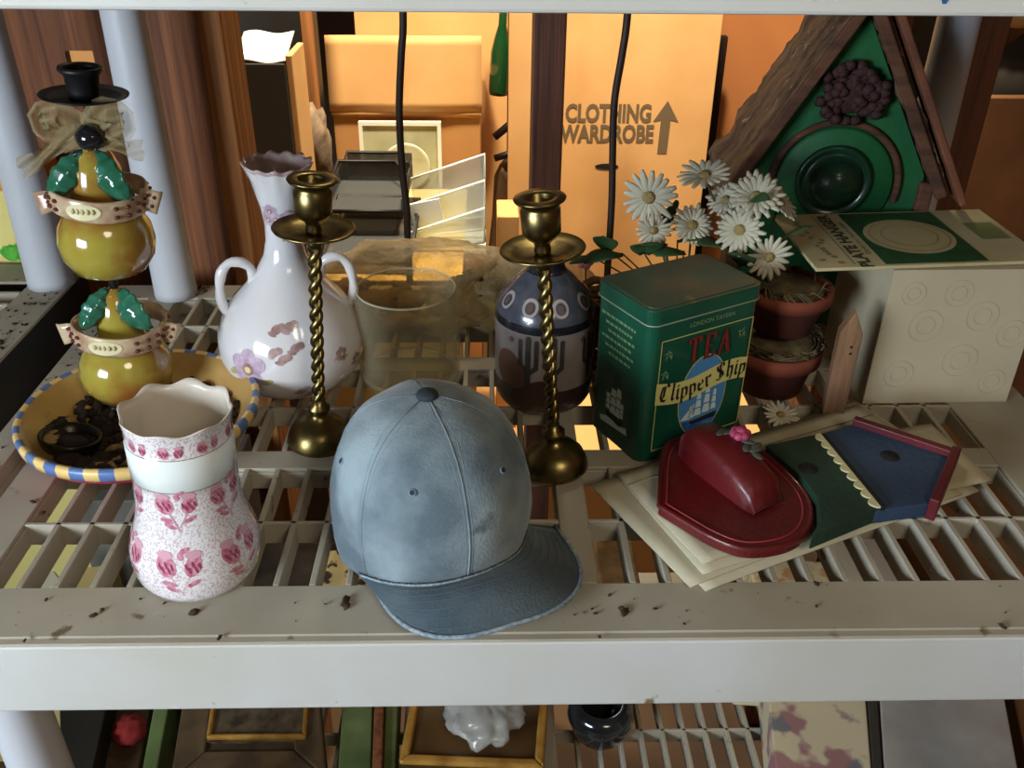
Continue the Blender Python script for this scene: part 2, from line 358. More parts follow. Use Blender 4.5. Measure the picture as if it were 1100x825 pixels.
# ================================================================== WHITE TWO-HANDLED VASE
def white_vase():
    t = thing('handled_vase', 'tall white porcelain vase with two handles, ruffled rim and painted pansies', 'vase', (-.2065, .853, .0005), (0, .035, 0))
    prof = [(0, .001), (.036, .001), (.038, 0), (.045, .004), (.060, .014), (.0705, .030), (.0745, .046), (.0735, .062), (.0675, .080), (.0560, .098), (.0420, .113), (.0290, .130), (.0205, .146), (.0172, .162), (.0168, .178), (.0195, .196), (.0232, .210), (.0262, .222), (.0310, .234), (.0325, .2375)]
    inner = [(.0322, .2385), (.0290, .2345), (.023, .222), (.018, .205), (.0145, .18), (.013, .165)]
    no = len(prof)
    def fr(r, z, a, j):
        k = max(0, min(1, (z-.222)/.014)); return r+k*.0014*math.cos(13*a), z+k*.0013*math.cos(13*a)
    glz = mat('porcelain_mauve', (214, 212, 214), .10, coat=.7, rgb2=(196, 186, 180), ns=9, lo=.5, hi=.8); inn = mat('mauve_rim', (150, 124, 124), .25, rgb2=(180, 160, 158), ns=40, coat=.4)
    mv = mat('mauve_petal', (168, 142, 168), .2, rgb2=(200, 180, 196), ns=120, coat=.6); br = mat('brown_petal', (140, 108, 104), .2, rgb2=(176, 150, 146), ns=120, coat=.6)
    ye = mat('pansy_yellow', (222, 204, 150), .2, coat=.6); ol = mat('olive_leaf', (176, 168, 120), .2, coat=.6)
    m = MB(); m.lathe(prof+inner, 96, fr=fr, ms=lambda j, i: 1 if j >= no-2 else 0)
    def pansy(th, z, s, a=2):
        wrap(m, prof, [ellipse(-.016, -.006, .008, .0035, 8, .6), ellipse(.004, -.016, .009, .0035, 8, -.5), ellipse(.015, -.011, .008, .003, 8, .4)], th, z, 5, .0003, s)
        wrap(m, prof, [ellipse(.0095*math.cos(b), .0095*math.sin(b), .0085, .0075, 12, b) for b in (.5, 1.6, 2.7, 4.0, 5.3)], th, z, a, .0006, s)
        wrap(m, prof, [ellipse(0, 0, .006, .006, 10)], th, z, 3 if a == 2 else 2, .0008, s)
        wrap(m, prof, [ellipse(0, -.0005, .003, .003, 10)], th, z, 4, .0010, s)
    pansy(-PI/2-.42, .052, 1.15)
    for (th, z) in ((-PI/2-.02, .092), (-PI/2+.18, .094), (-PI/2-.05, .072), (-PI/2+.08, .066), (-PI/2+.25, .076), (-PI/2+.30, .028), (-PI/2+.45, .022)): 
        wrap(m, prof, [ellipse(0, 0, .006, .0045, 9, .5), ellipse(.005, .002, .0045, .004, 9), ellipse(-.004, -.004, .005, .0022, 8, -.3)], th, z, 3, .0004, .95)
    for (th, z) in ((-PI/2-.35, .196), (-PI/2-.1, .188), (-PI/2+.5, .19), (-PI/2-.5, .187), (-PI/2+.7, .17), (-PI/2+.9, .06), (-PI/2+1.2, .045)): pansy(th, z, .42, 2 if z > .1 else 3)
    m.build('vase_body', [glz, inn, mv, br, ye, ol], t)
    for s in (-1, 1):
        h = MB(); pts = [(.036, .112), (.032, .122), (.034, .134), (.043, .141), (.054, .141), (.062, .132), (.065, .119), (.066, .104), (.063, .090), (.056, .082)]
        q = []
        for i in range(len(pts)-1):
            for k in range(3): u = k/3; q.append((pts[i][0]*(1-u)+pts[i+1][0]*u, pts[i][1]*(1-u)+pts[i+1][1]*u))
        q.append(pts[-1]); q = [( (q[max(i-1, 0)][0]+2*q[i][0]+q[min(i+1, len(q)-1)][0])/4, (q[max(i-1, 0)][1]+2*q[i][1]+q[min(i+1, len(q)-1)][1])/4) for i in range(len(q))]
        ca = .28 if s < 0 else -.18
        path = [(s*x*math.cos(ca), -x*math.sin(ca)*(1), z) for x, z in q]
        h.tube(path, [.0040+.0014*abs(math.sin(i*.5)) for i in range(len(path))], 12); h.build('handle', glz, t)
white_vase()

# ================================================================== BRASS CANDLESTICKS
def candlestick(loc, lean, label):
    t = thing('brass_candlestick', label, 'candlestick', loc, lean, 'pair of twisted brass candlesticks')
    b = MB(); b.lathe([(0, .0005), (.029, .0005), (.0305, .002), (.0300, .006), (.0290, .010), (.0262, .0165), (.0205, .0225), (.0130, .0265), (.0085, .030), (.0075, .034), (.0105, .037), (.0105, .040), (.0065, .043), (.006, .048), (0, .048)], 48); b.build('base', brass, t)
    b = MB(); z0, z1 = .044, .203
    for ph in (0, PI):
        b.tube([(.0027*math.cos(ph+a), .0027*math.sin(ph+a), z0+(z1-z0)*a/(2*PI*6.2)) for a in [2*PI*6.2*i/150 for i in range(151)]], .0037, 10)
    b.build('twisted_stem', brass, t)
    b = MB(); b.lathe([(0, .2095), (.010, .2095), (.024, .2125), (.0345, .2165), (.0352, .2175), (.0340, .2185), (.024, .2150), (.010, .2125), (0, .2125)], 48); b.lathe([(0, .2), (.0058, .2), (.0074, .204), (.0062, .2095), (0, .2095)], 24); b.build('drip_pan', brass, t)
    b = MB(); b.lathe([(0, .212), (.0062, .2125), (.0072, .216), (.0062, .220), (.0078, .2235), (.0125, .227), (.0158, .232), (.0162, .2505), (.0150, .252), (.0152, .2550), (.0205, .2580), (.0212, .2595), (.0205, .2605), (.0125, .2605), (.0110, .259), (.0105, .240), (0, .239)], 48); b.build('candle_cup', brass, t)
    return t
candlestick((-.163, .738, .0005), (0, .072, 0), 'twisted brass candlestick standing between white handled vase and denim cap')
candlestick((.0615, .694, .0005), (0, -.082, 0), 'twisted brass candlestick standing between denim cap and green tea tin')

# ================================================================== DENIM CAP
def cap():
    t = thing('baseball_cap', 'faded blue denim baseball cap, brim over the front edge of the shelf', 'cap', (-.0465, .590, .0008), (0, 0, math.radians(22)))
    dn = mat('denim', (84, 100, 110), .85, rgb2=(142, 158, 166), ns=13, lo=.40, hi=.62, bump=.2, bs=420, sheen=.2, rgb3=(70, 86, 96), ns3=20, t3=.64)
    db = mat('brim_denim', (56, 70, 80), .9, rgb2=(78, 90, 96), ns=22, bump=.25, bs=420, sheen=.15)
    st = mat('seam_stitch', (112, 134, 152), .85); wt = mat('worn_white_edge', (150, 162, 166), .8, rgb2=(98, 118, 136), ns=300); dk = mat('cap_dark', (38, 48, 54), .8)
    prof = [(.960, 0), (.985, .06), (1.0, .15), (1.005, .30), (.985, .45), (.93, .60), (.84, .73), (.72, .83), (.56, .91), (.36, .965), (.15, .993), (0, 1.0)]
    H = .141
    def surf(a, s, off=0):                    # a = 0 at the front, s = 0..1 up
        r = None
        for (r0, z0), (r1, z1) in zip(prof, prof[1:]):
            if z0 <= s <= z1: u = (s-z0)/(z1-z0); r = r0+(r1-r0)*u; break
        rx, ry = .0785, .084
        zb = .028*max(0, math.cos(a))**.8
        x, y = rx*r*math.sin(a), -ry*r*math.cos(a); z = zb+(H-zb)*s
        # front panels stand up a little fuller, rear slumps
        y += -.004*max(0, math.cos(a))*math.sin(PI*s)
        pw = 1-.010*(abs(math.cos(1.5*a)))**12*math.sin(PI*min(1, s*1.1)) 
        q = noise.noise(Vector((x*28, y*28, z*22)))*.0022
        n = Vector((x, y, .3*z)).normalized()
        return Vector((x*pw, y*pw, z))+n*(q+off)
    ss = [0, .03, .08, .15, .22, .30, .38, .45, .53, .60, .67, .73, .78, .83, .87, .91, .94, .965, .982, .993, .9995]
    m = MB(); n = 96; v = []
    for s in ss:
        for i in range(n): v.append(surf(2*PI*i/n, s))
    for i in range(n): v.append(surf(2*PI*i/n, 0, -.003))
    f = [(j*n+i, j*n+(i+1) % n, (j+1)*n+(i+1) % n, (j+1)*n+i) for j in range(len(ss)-1) for i in range(n)]
    k = len(ss)*n; f += [(k+i, k+(i+1) % n, (i+1) % n, i) for i in range(n)]; f.append(tuple(range((len(ss)-1)*n, len(ss)*n)))
    m.add(v, f, 0, True); m.build('crown', dn, t)
    for a in (0, PI/3, -PI/3, 2*PI/3, -2*PI/3, PI):
        m = MB()
        for da, r in ((0, .0008), (.03, .0003), (-.03, .0003)):
            m.tube([surf(a+da/max(.25, (1-s**3)), s, -.0001) for s in [i/40*.985+.01 for i in range(41)]], r, 6, 0 if da else 1)
        m.build('seam', [st, dn], t)
    # frayed stitched line where brim meets crown
    m = MB(); m.tube([surf(-1.15+2.3*i/60, .012, .0008) for i in range(61)], .0014, 8)
    for i in range(90):
        a = -1.15+2.3*i/90+.005*random.random(); m.tube([surf(a, .018, .001), surf(a, .030+.012*random.random(), .0012)], .0005, 4, 1)
    m.build('sweatband_edge', [wt, dk], t)
    for a in (PI/6, -PI/6, PI/2, -PI/2, 5*PI/6, -5*PI/6):
        m = MB(); c = surf(a, .70, .0006); nrm = Vector((math.sin(a)*.7, -math.cos(a)*.7, .55)).normalized()
        M = T(*c) @ nrm.to_track_quat('Z', 'Y').to_matrix().to_4x4()
        m.lathe([(.0028, -.0004), (.0030, .0004), (.0020, .0008), (.0012, .0003), (0, .0002)], 16, M=M, ms=lambda j, i: 1 if j > 1 else 0); m.build('eyelet', [st, dk], t)
    m = MB(); m.ell((0, -.001, H+.0008), (.0085, .0085, .0045), 20, fn=lambda p: 1+.04*noise.noise(p*6)); m.build('button', dk, t)
    # brim
    def brim(u, vv):
        a = -PI/2+PI*u
        bi = a*.86; q = surf(bi, .0, 0)
        sx = math.copysign(abs(math.sin(a))**.78, math.sin(a)); cx = abs(math.cos(a))**.62
        o = Vector((.019+.080*sx, -.026-.099*cx, .0035+.010*cx*(1-.4*abs(sx))))
        p = q.lerp(o, vv)
        p.z += .010*math.sin(PI*vv)*math.cos(a)**2
        return p
    m = MB(); m.grid(lambda u, v_: brim(u, v_), 60, 16, thick=-.0028); m.build('brim', db, t)
    m = MB(); m.tube([brim(i/90, 1.0)+Vector((0, 0, .0008)) for i in range(91)], .0018, 8); m.build('brim_edge', wt, t)
    m = MB()
    for vv in (.18, .32, .46, .60, .74, .88): m.tube([brim(.03+.94*i/80, vv)+Vector((0, 0, .0001)) for i in range(81)], .0003, 4)
    m.build('brim_stitching', mat('dull_thread', (76, 94, 106), .9), t)
cap()

# ================================================================== TEA TIN
def tea_tin():
    A = Vector((.139, .697)); B = Vector((.249, .757)); e = (B-A); W = e.length; ang = math.atan2(e.y, e.x); D = .082; H = .160
    t = thing('tea_tin', 'dusty green tea tin with gold-lined panel and sailing ship picture', 'tin', (A.x, A.y, .0005), (0, 0, ang))
    gr = mat('tin_green', (16, 76, 56), .35, rgb2=(12, 64, 46), ns=12, coat=.3); gold = mat('tin_gold_line', (178, 172, 100), .4)
    dust = mat('dusty_lid', (70, 84, 66), .8, rgb2=(112, 92, 64), ns=9, lo=.36, hi=.6, rgb3=(150, 130, 92), ns3=14, t3=.62)
    def rr(x0, x1, y0, y1, r=.010, n=6):
        o = []
        for (cx, cy, a0) in ((x1-r, y0+r, -PI/2), (x1-r, y1-r, 0), (x0+r, y1-r, PI/2), (x0+r, y0+r, PI)):
            for i in range(n+1): a = a0+PI/2*i/n; o.append((cx+r*math.cos(a), cy+r*math.sin(a)))
        return o
    m = MB(); m.prism(rr(0, W, 0, D), 0, H-.016); o = m.build('tin_body', gr, t, bevel=.0012)
    m = MB(); m.prism(rr(-.0012, W+.0012, -.0012, D+.0012), H-.0175, H-.003, 0, top=1); m.prism(rr(.002, W-.002, .002, D-.002), H-.0035, H-.0018, 0, top=1)
    m.tube([(x, y, H-.0172) for x, y in rr(-.0014, W+.0014, -.0014, D+.0014)], .0008, 6, 2, closed=True)
    m.build('lid', [gr, dust, mat('worn_tin_edge', (150, 164, 140), .4, .4)], t, bevel=.001)
    # printed front: u along the front, v up; y = -.0003.. in layers
    P = MB()
    def lay(polys, mi, k): 
        for p in polys: P.flat([(x, -.0004-k*.00012, z) for x, z in p], mi)
    def layt(vf, cx, cz, mi, k, rot=0, sc=1.0):
        v, f = vf; c, s = math.cos(rot), math.sin(rot)
        P.add([(cx+(x*c-y*s)*sc, -.0004-k*.00012, cz+(x*s+y*c)*sc) for x, y in v], f, mi)
    x0, x1, z0, z1 = .013, W-.006, .010, .126; L = .0011
    lay([[(x0, z0), (x1, z0), (x1, z0+L), (x0, z0+L)], [(x0, z1-L), (x1, z1-L), (x1, z1), (x0, z1)], [(x0, z0), (x0+L, z0), (x0+L, z1), (x0, z1)], [(x1-L, z0), (x1, z0), (x1, z1), (x1-L, z1)]], 0, 1)
    cx = (x0+x1)/2+.004
    lay([ellipse(cx-.002, .056, .0285, .0435, 40)], 0, 1); lay([ellipse(cx-.002, .056, .0275, .0425, 40)], 1, 2)
    # sea and ship
    sea = [p for p in ellipse(cx-.002, .056, .0275, .0425, 60) if p[1] < .034]; sea.sort(key=lambda p: math.atan2(p[1]-.03, p[0]-cx+.002)); lay([sea], 6, 3)
    hull = [(cx-.016, .0300), (cx+.018, .0335), (cx+.016, .0275), (cx-.011, .0260)]; lay([hull], 4, 5)
    for i, (sx, h0, h1, ww) in enumerate(((-.011, .044, .058, .007), (-.003, .045, .072, .008), (.007, .046, .078, .008), (.016, .047, .070, .006))):
        nseg = 3
        for k in range(nseg):
            a = h0-.010+(h1-h0)*k/nseg; bq = h0-.010+(h1-h0)*(k+.85)/nseg; q = ww*(1-.2*k); sx_ = sx-.003
            lay([[(cx+sx_-q*.55, a), (cx+sx_+q*.6, a), (cx+sx_+q*.45, bq), (cx+sx_-q*.35, bq)]], 5, 5)
    lay([[(cx-.026, .034), (cx-.014, .033), (cx-.010, .050)]], 5, 5)
    # ribbon banner, waved
    n = 30; rib_lo = []; rib_hi = []
    def bc(u): return .0715+.0040*math.sin((u-.55)*2*PI)
    def bx(u): return x0-.0015+(x1-x0+.001)*u
    for i in range(n+1): u = i/n; rib_lo.append((bx(u), bc(u)-.0112)); rib_hi.append((bx(u), bc(u)+.0112))
    for i in range(n): lay([[rib_lo[i], rib_lo[i+1], rib_hi[i+1], rib_hi[i]]], 7, 7)
    # blackletter words along the ribbon
    a, d = .0, .5
    GL = {
     'C': ([[(.55, .95), (.40, 1.0), (.15, .85), (.08, .3), (.25, .02), (.5, .0), (.62, .15)], [(.3, .85), (.3, .2)], [(.45, .95), (.6, .8)]], .78),
     'S': ([[(.6, .95), (.4, 1.0), (.15, .85), (.2, .62), (.5, .45), (.6, .2), (.35, 0), (.08, .08)], [(.38, .95), (.38, .1)], [(.6, .95), (.62, .78)]], .80),
     'l': ([[(.1, 1.0), (.16, .95), (.16, .1), (.28, .0)]], .36), 'i': ([[(.08, .58), (.16, .62), (.16, .1), (.28, 0)], [(.12, .82), (.2, .78)]], .36),
     'h': ([[(.1, 1.0), (.16, .95), (.16, .1), (.24, 0)], [(.16, .5), (.38, .62), (.46, .5), (.46, .1), (.38, -.18)]], .62),
     'p': ([[(.06, .58), (.14, .62), (.14, -.3)], [(.14, .5), (.34, .62), (.46, .5), (.46, .12), (.3, 0), (.14, .08)]], .60),
     'e': ([[(.14, .3), (.46, .42), (.36, .6), (.14, .5), (.12, .12), (.28, 0), (.46, .1)]], .56),
     'r': ([[(.06, .58), (.14, .6), (.14, .06), (.24, 0)], [(.14, .45), (.32, .62), (.44, .54)]], .46), ' ': ([], .30)}
    word = 'Clipper Ship'; tot = sum(GL[c][1] for c in word); sc_ = (x1-x0-.004)/tot; xx = x0+.003
    for ch in word:
        st, wd = GL[ch]; u = (xx+wd*sc_/2-bx(0))/(bx(1)-bx(0)); sl = math.atan2(bc(min(1, u+.05))-bc(u-.05), (bx(.1)-bx(0)))
        if st: v, f = nib(st, .14, .70); layt(([((x-wd/2)*1.02, (y-.38)*1.12) for x, y in v], f), bx(u), bc(u), 4, 10, sl*.6, sc_)
        xx += wd*sc_
    # TEA in red with dark edge, slab serifs
    for k, (ch, ox) in enumerate((('T', -.0185), ('E', -.001), ('A', .0165))):
        S = {'T': [[(-.4, .5), (.4, .5)], [(0, .5), (0, -.5)], [(-.2, -.5), (.2, -.5)], [(-.4, .5), (-.4, .3)], [(.4, .5), (.4, .3)]],
             'E': [[(-.3, .5), (.35, .5)], [(-.2, .5), (-.2, -.5)], [(-.3, -.5), (.38, -.5)], [(-.2, 0), (.2, 0)], [(.35, .5), (.35, .3)], [(.38, -.5), (.38, -.28)]],
             'A': [[(-.35, -.5), (0, .5)], [(0, .5), (.35, -.5)], [(-.2, -.1), (.22, -.1)], [(-.5, -.5), (-.2, -.5)], [(.2, -.5), (.5, -.5)]]}[ch]
        [layt(([(x*.78, y*1.25) for x, y in nib(S, wn_, .2)[0]], nib(S, wn_, .2)[1]), cx+ox, .1085, mi_, kk_, 0, .0190) for wn_, mi_, kk_ in ((.34, 4, 4), (.22, 3, 5))]
    layt(text2d('100% TEA - 8 OZ'[5:8].strip() and 'LONDON TAVERN', .0062, .0001), (x0+x1)/2+.003, .1345, 8, 2)
    # gold foliage flourishes in the panel corners
    for (ox, oz, s) in ((x0+.010, .108, 1), (x1-.012, .110, -1), (x0+.008, .088, 1)):
        for k in range(5): lay([ellipse(ox+.003*math.cos(k*1.3), oz+.004*math.sin(k*1.3)+.001*k, .0007, .0034, 6, k*.9*s)], 8, 1)
    # left side print
    def side(polys, mi, k):
        for p in polys: P.flat([(-.0004-k*.00012, y, z) for y, z in p], mi)
    for r in range(6):
        y = .020+.004*(r % 2); z = .128-.0075*r
        while y < .066-.004*(r % 3):
            ww = .002+.004*random.random(); side([[(y, z), (y, z+.0028), (y+ww, z+.0030), (y+ww, z)]], 8, 1); y += ww+.0014
    side([[(.016, .014), (.016, .080), (.068, .080), (.068, .014)]], 9, 1)
    for (yy, za, zb, ww) in ((.052, .034, .052, .007), (.044, .032, .060, .009), (.036, .032, .064, .008), (.030, .034, .050, .005)):
        for k in range(3):
            a = za+(zb-za)*k/3; bq = a+(zb-za)*.29; side([[(yy-ww/2, a), (yy-ww*.35, bq), (yy+ww*.35, bq), (yy+ww/2, a)]], 5, 3)
    side([[(.026, .031), (.056, .031), (.052, .025), (.030, .025)]], 4, 4); side([[(.020, .020), (.022, .027), (.034, .023), (.050, .026), (.064, .021), (.062, .016)]], 5, 3)
    P.build('printed_design', [gold, mat('sky_blue_print', (70, 124, 168), .4), gr, mat('tea_red', (120, 38, 32), .5), mat('print_black', (22, 26, 22), .6), mat('sail_white', (184, 200, 196), .5), mat('sea_blue', (30, 72, 128), .4, rgb2=(60, 110, 160), ns=150), mat('ribbon_cream', (196, 186, 112), .5), mat('faint_gold', (104, 134, 92), .5), mat('side_panel_dark', (30, 62, 50), .5, rgb2=(44, 80, 64), ns=60)], t)
tea_tin()

# ================================================================== BOWL with checked rim
bowl_c = (-.325, .735)
def bowl():
    t = thing('checked_bowl', 'shallow yellow bowl, blue and cream checked rim and pink outside', 'bowl', (bowl_c[0], bowl_c[1], .0005))
    pinkm = mat('bowl_pink', (206, 62, 92), .3, rgb2=(190, 54, 80), ns=10, coat=.3); yel = mat('bowl_yellow', (190, 154, 94), .35, rgb2=(160, 126, 74), ns=14, coat=.3, rgb3=(80, 56, 34), ns3=30, t3=.66)
    bl = mat('check_blue', (84, 112, 172), .3, rgb2=(96, 120, 160), ns=20); cr = mat('check_cream', (224, 190, 120), .3)
    prof = [(.0, .003), (.050, .003), (.052, 0), (.058, 0), (.066, .006), (.086, .017), (.103, .029), (.1055, .034), (.1075, .0345), (.1085, .042), (.1060, .0455), (.1015, .0440), (.096, .034), (.082, .021), (.068, .012), (.055, .010), (0, .010)]
    m = MB(); n = 156
    m.lathe(prof, n, ms=lambda j, i: (0 if j < 7 else (1 if j > 11 else (2 if (i//3) % 2 else 3) if j in (8, 9, 10) else (2 if (i//3) % 2 else 3) if j == 7 else 1)))
    m.build('bowl_body', [pinkm, yel, bl, cr], t)
bowl()
rnd = random.Random(5)
def lump(mb, c, s, seed, mi=0, flat=1.0):
    rr_ = random.Random(seed); o = Vector((rr_.random()*9, rr_.random()*9, rr_.random()*9))
    M = T(*c) @ Matrix.Rotation(rr_.random()*6, 4, 'Z') @ Matrix.Rotation(rr_.random()*.8, 4, 'X')
    mb.ell((0, 0, 0), (s, s*(.45+.4*rr_.random()), s*.4*flat), 10, mi, M, fn=lambda p: 1+.55*noise.noise(p*1.6+o))
bark_m = mat('bark_bits', (52, 36, 24), .9, rgb2=(28, 20, 14), ns=60, bump=.5)
m = MB()
for i in range(420):
    a = rnd.random()*2*PI; r = .082*math.sqrt(rnd.random()); x, y = r*math.cos(a), r*math.sin(a)
    if x < 0 and y > .042: continue
    if noise.noise(Vector((x*30, y*30, 3))) < -.28: continue
    lump(m, (bowl_c[0]+x, bowl_c[1]+y, .0135+max(0, r-.055)*.45+rnd.random()*.004), .004+.007*rnd.random(), i, 0 if rnd.random() < .85 else 1)
tag(m.build('dried_bark', [bark_m, mat('pale_chip', (150, 122, 74), .9)], loc=(bowl_c[0], bowl_c[1], .012)), 'dried dark bark and leaf crumbs lying in the checked bowl', 'bark', kind='stuff')
p = G(78, 470, .03)
t = thing('metal_lid', 'round dark metal lid lying among bark in the checked bowl', 'lid', (p.x-.004, p.y, .021), (-.10, .22, .3))
m = MB(); m.lathe([(0, .002), (.021, .002), (.0225, .004), (.0235, .0105), (.0265, .0115), (.0272, .010), (.0245, .001), (.022, 0), (0, 0)], 40); m.build('lid_shell', mat('dark_tin', (62, 60, 54), .3, .7, rgb2=(34, 30, 26), ns=40), t)
m = MB(); m.ell((0.002, -.002, .006), (.013, .010, .004), 14, fn=lambda p: 1+.3*noise.noise(p*3)); m.build('soil_clump', bark_m, t)

# ================================================================== FRUIT CANDLE HOLDER
def fruit_holder():
    t = thing('fruit_candle_holder', 'candle holder of two stacked glazed pears with gingham bands and sheer bow', 'candle holder', (-.357, .792, .0170), (0, .066, 0))
    pear_m = mat('pear_glaze', (156, 142, 58), .14, rgb2=(140, 84, 38), ns=17, lo=.42, hi=.62, coat=.8, rgb3=(90, 60, 28), ns3=260, t3=.70)
    leafm = mat('glazed_leaf', (34, 88, 62), .15, rgb2=(48, 104, 84), ns=80, coat=.7); band_m = mat('gingham_cream', (198, 178, 146), .3, rgb2=(156, 118, 94), ns=60, coat=.4); dot = mat('gingham_brown', (92, 42, 34), .4); plaque = mat('label_cream', (214, 206, 166), .35, coat=.3)
    def pear(z0, r, h, r2):
        P = [(0, z0+.002), (.45, z0), (.75, z0+.05*h), (.95, z0+.16*h), (1, z0+.27*h), (.95, z0+.38*h), (.80, z0+.47*h), (.62, z0+.54*h)]
        q = [(a*r, b) for a, b in P]; q += [(r2*1.02, z0+.60*h), (r2, z0+.70*h), (r2*.9, z0+.82*h), (r2*.65, z0+.92*h), (r2*.3, z0+.985*h), (0, z0+h)]
        m = MB(); m.lathe(q, 40, fr=lambda R, z, a, j: (R*(1+.018*math.cos(3*a)), z)); m.build('pear', pear_m, t); return q
    q1 = pear(.004, .0435, .118, .0205); q2 = pear(.136, .0415, .122, .0225)
    def band(zc, r, lean):
        m = MB(); n = 72; hh = .0095
        def pt(i, z, e=0): a = 2*PI*i/n; return ((r+e)*math.cos(a), (r+e)*math.sin(a), zc+z+.002*math.sin(2*a)+lean*(r*math.cos(a)))
        v = []
        for (z, e) in ((-hh, 0), (-hh, .0016), (-.8*hh, .0024), (.8*hh, .0024), (hh, .0016), (hh, 0)): v += [pt(i, z, e) for i in range(n)]
        m.add(v, [(j*n+i, j*n+(i+1) % n, ((j+1) % 6)*n+(i+1) % n, ((j+1) % 6)*n+i) for j in range(6) for i in range(n)], 0, True)
        for k in range(24):
            a = -PI/2+(k-11.5)*.262
            if abs(a+PI/2) < .40: continue
            for z in (-.0038, .0038):
                c = Vector(((r+.0029)*math.cos(a), (r+.0029)*math.sin(a), zc+z+.002*math.sin(2*a)+lean*r*math.cos(a)))
                m.ell(c, (.0026, .0026, .0018), 8, 1)
        vv = [((r+.003)*math.cos(-PI/2+x), (r+.003)*math.sin(-PI/2+x), zc+z+lean*r*x) for x, z in [(0, 0)]+ellipse(0, 0, .36, .0072, 24)]
        m.add(vv, [(0, 1+i, 1+(i+1) % 24) for i in range(24)], 2, True)
        # relief scribble on the plaque
        for k in range(5):
            a = -PI/2-.20+.10*k; m.ell(((r+.0032)*math.cos(a), (r+.0032)*math.sin(a), zc+.0005), (.0016, .0008, .0026), 8, 3)
        m.build('ribbon_band', [band_m, dot, plaque, mat('plaque_relief', (184, 172, 128), .4)], t)
        for s, dz in ((1, .004), (-1, -.003)):
            mm = MB(); mm.M = T(s*(r+.001), -.010, zc+dz) @ RZ(s*.5) @ RY(s*.35)
            mm.grid(lambda u, w_: (s*(.018*u-.002), .002*math.sin(u*6), (w_-.5)*(.017+.004*u)), 8, 4, thick=.0018)
            for k in range(4): mm.ell((s*(.003+.007*(k//2)), -.0012, -.004+.008*(k % 2)), (.0022, .0012, .0019), 8, 1)
            mm.build('ribbon_tail', [band_m, dot], t)
    band(.0790, .0405, .02); band(.209, .0385, 0)
    def leaf(base, tip, w, bend):
        B, Tq = Vector(base), Vector(tip); d = Tq-B; side = d.cross(Vector((0, -1, 0))).normalized(); nrm = side.cross(d).normalized()
        m = MB(); m.grid(lambda u, v_: B+d*v_+side*((u-.5)*2*w*math.sin(PI*min(.97, v_*.9+.06))**.7*(1+.10*math.sin(v_*26)))+nrm*(bend*math.sin(PI*v_)-.004*abs(u-.5)*2+.0012*math.sin(v_*30)), 8, 14, thick=.002)
        m.build('leaf', leafm, t)
    leaf((-.004, -.010, .252), (-.034, -.024, .213), .011, .008); leaf((.006, -.010, .252), (.033, -.024, .214), .0125, .008)
    leaf((-.004, -.006, .122), (-.026, -.026, .088), .010, .007); leaf((.006, -.008, .122), (.036, -.026, .092), .0135, .008)
    m = MB(); m.ell((.005, -.012, .265), (.0135, .0125, .0115), 16, fn=lambda p: 1+.12*noise.noise(p*2.5)); m.tube([(.004, -.010, .258), (.0, -.004, .252), (-.012, -.012, .249)], .003, 8); m.build('stem_knob', mat('black_glaze', (26, 26, 30), .12, coat=.7), t)
    m = MB(); m.tube([(0, 0, .120), (0, 0, .140)], .004, 10); m.tube([(0, 0, .250), (.002, 0, .275), (0, 0, .296)], .0028, 10); m.build('holder_rod', black_m, t); m = MB(); m.lathe([(0, 0), (.028, 0), (.030, .003), (.022, .008), (0, .008)], 30, M=T(0, 0, -.002)); m.build('base', black_m, t)
    m = MB(); m.lathe([(0, .2925), (.012, .2925), (.028, .2950), (.0352, .2975), (.0355, .2985), (.028, .2965), (.012, .2945), (0, .2945)], 48); m.build('drip_pan', black_m, t)
    m = MB(); m.lathe([(0, .294), (.0115, .2945), (.0125, .300), (.0140, .314), (.0172, .3165), (.0180, .3185), (.0172, .3205), (.0150, .3205), (.0135, .318), (.0125, .300), (0, .299)], 40); m.build('candle_cup', black_m, t)
    sheer = bpy.data.materials.new('sheer_ribbon'); sheer.use_nodes = True; nt = sheer.node_tree; b = nt.nodes['Principled BSDF']; b.inputs['Base Color'].default_value = (*lin((150, 134, 92)), 1); b.inputs['Roughness'].default_value = .6; b.inputs['Alpha'].default_value = .5
    m = MB()
    def ribbon(pts, w, tw=0):
        P = [Vector(p) for p in pts]; n = len(P)-1
        def fn(u, v_):
            x = u*n; i = min(n-1, int(x)); f = x-i; f = f*f*(3-2*f); p = P[i].lerp(P[i+1], f); q = (P[min(i+1, n)]-P[i]).normalized()
            sd = q.cross(Vector((0, -1, .2))).normalized(); return p+sd*((v_-.5)*w*(1+.2*math.sin(u*9)))+Vector((0, .0035*math.sin(v_*9+u*7+tw), 0))
        m.grid(fn, 24, 8)
    ribbon([(0, -.006, .270), (-.020, -.012, .284), (-.036, -.010, .282), (-.034, -.014, .268), (-.014, -.010, .264), (0, -.008, .268)], .020); ribbon([(0, -.006, .272), (.018, -.010, .288), (.034, -.008, .288), (.036, -.012, .274), (.016, -.010, .266), (0, -.008, .270)], .020, 2)
    ribbon([(-.004, -.010, .270), (-.022, -.016, .258), (-.040, -.016, .244), (-.056, -.018, .236)], .015, 4); ribbon([(.004, -.010, .268), (.022, -.014, .262), (.034, -.012, .256), (.047, -.012, .257)], .014, 1)
    m.build('sheer_bow', sheer, t)
fruit_holder()

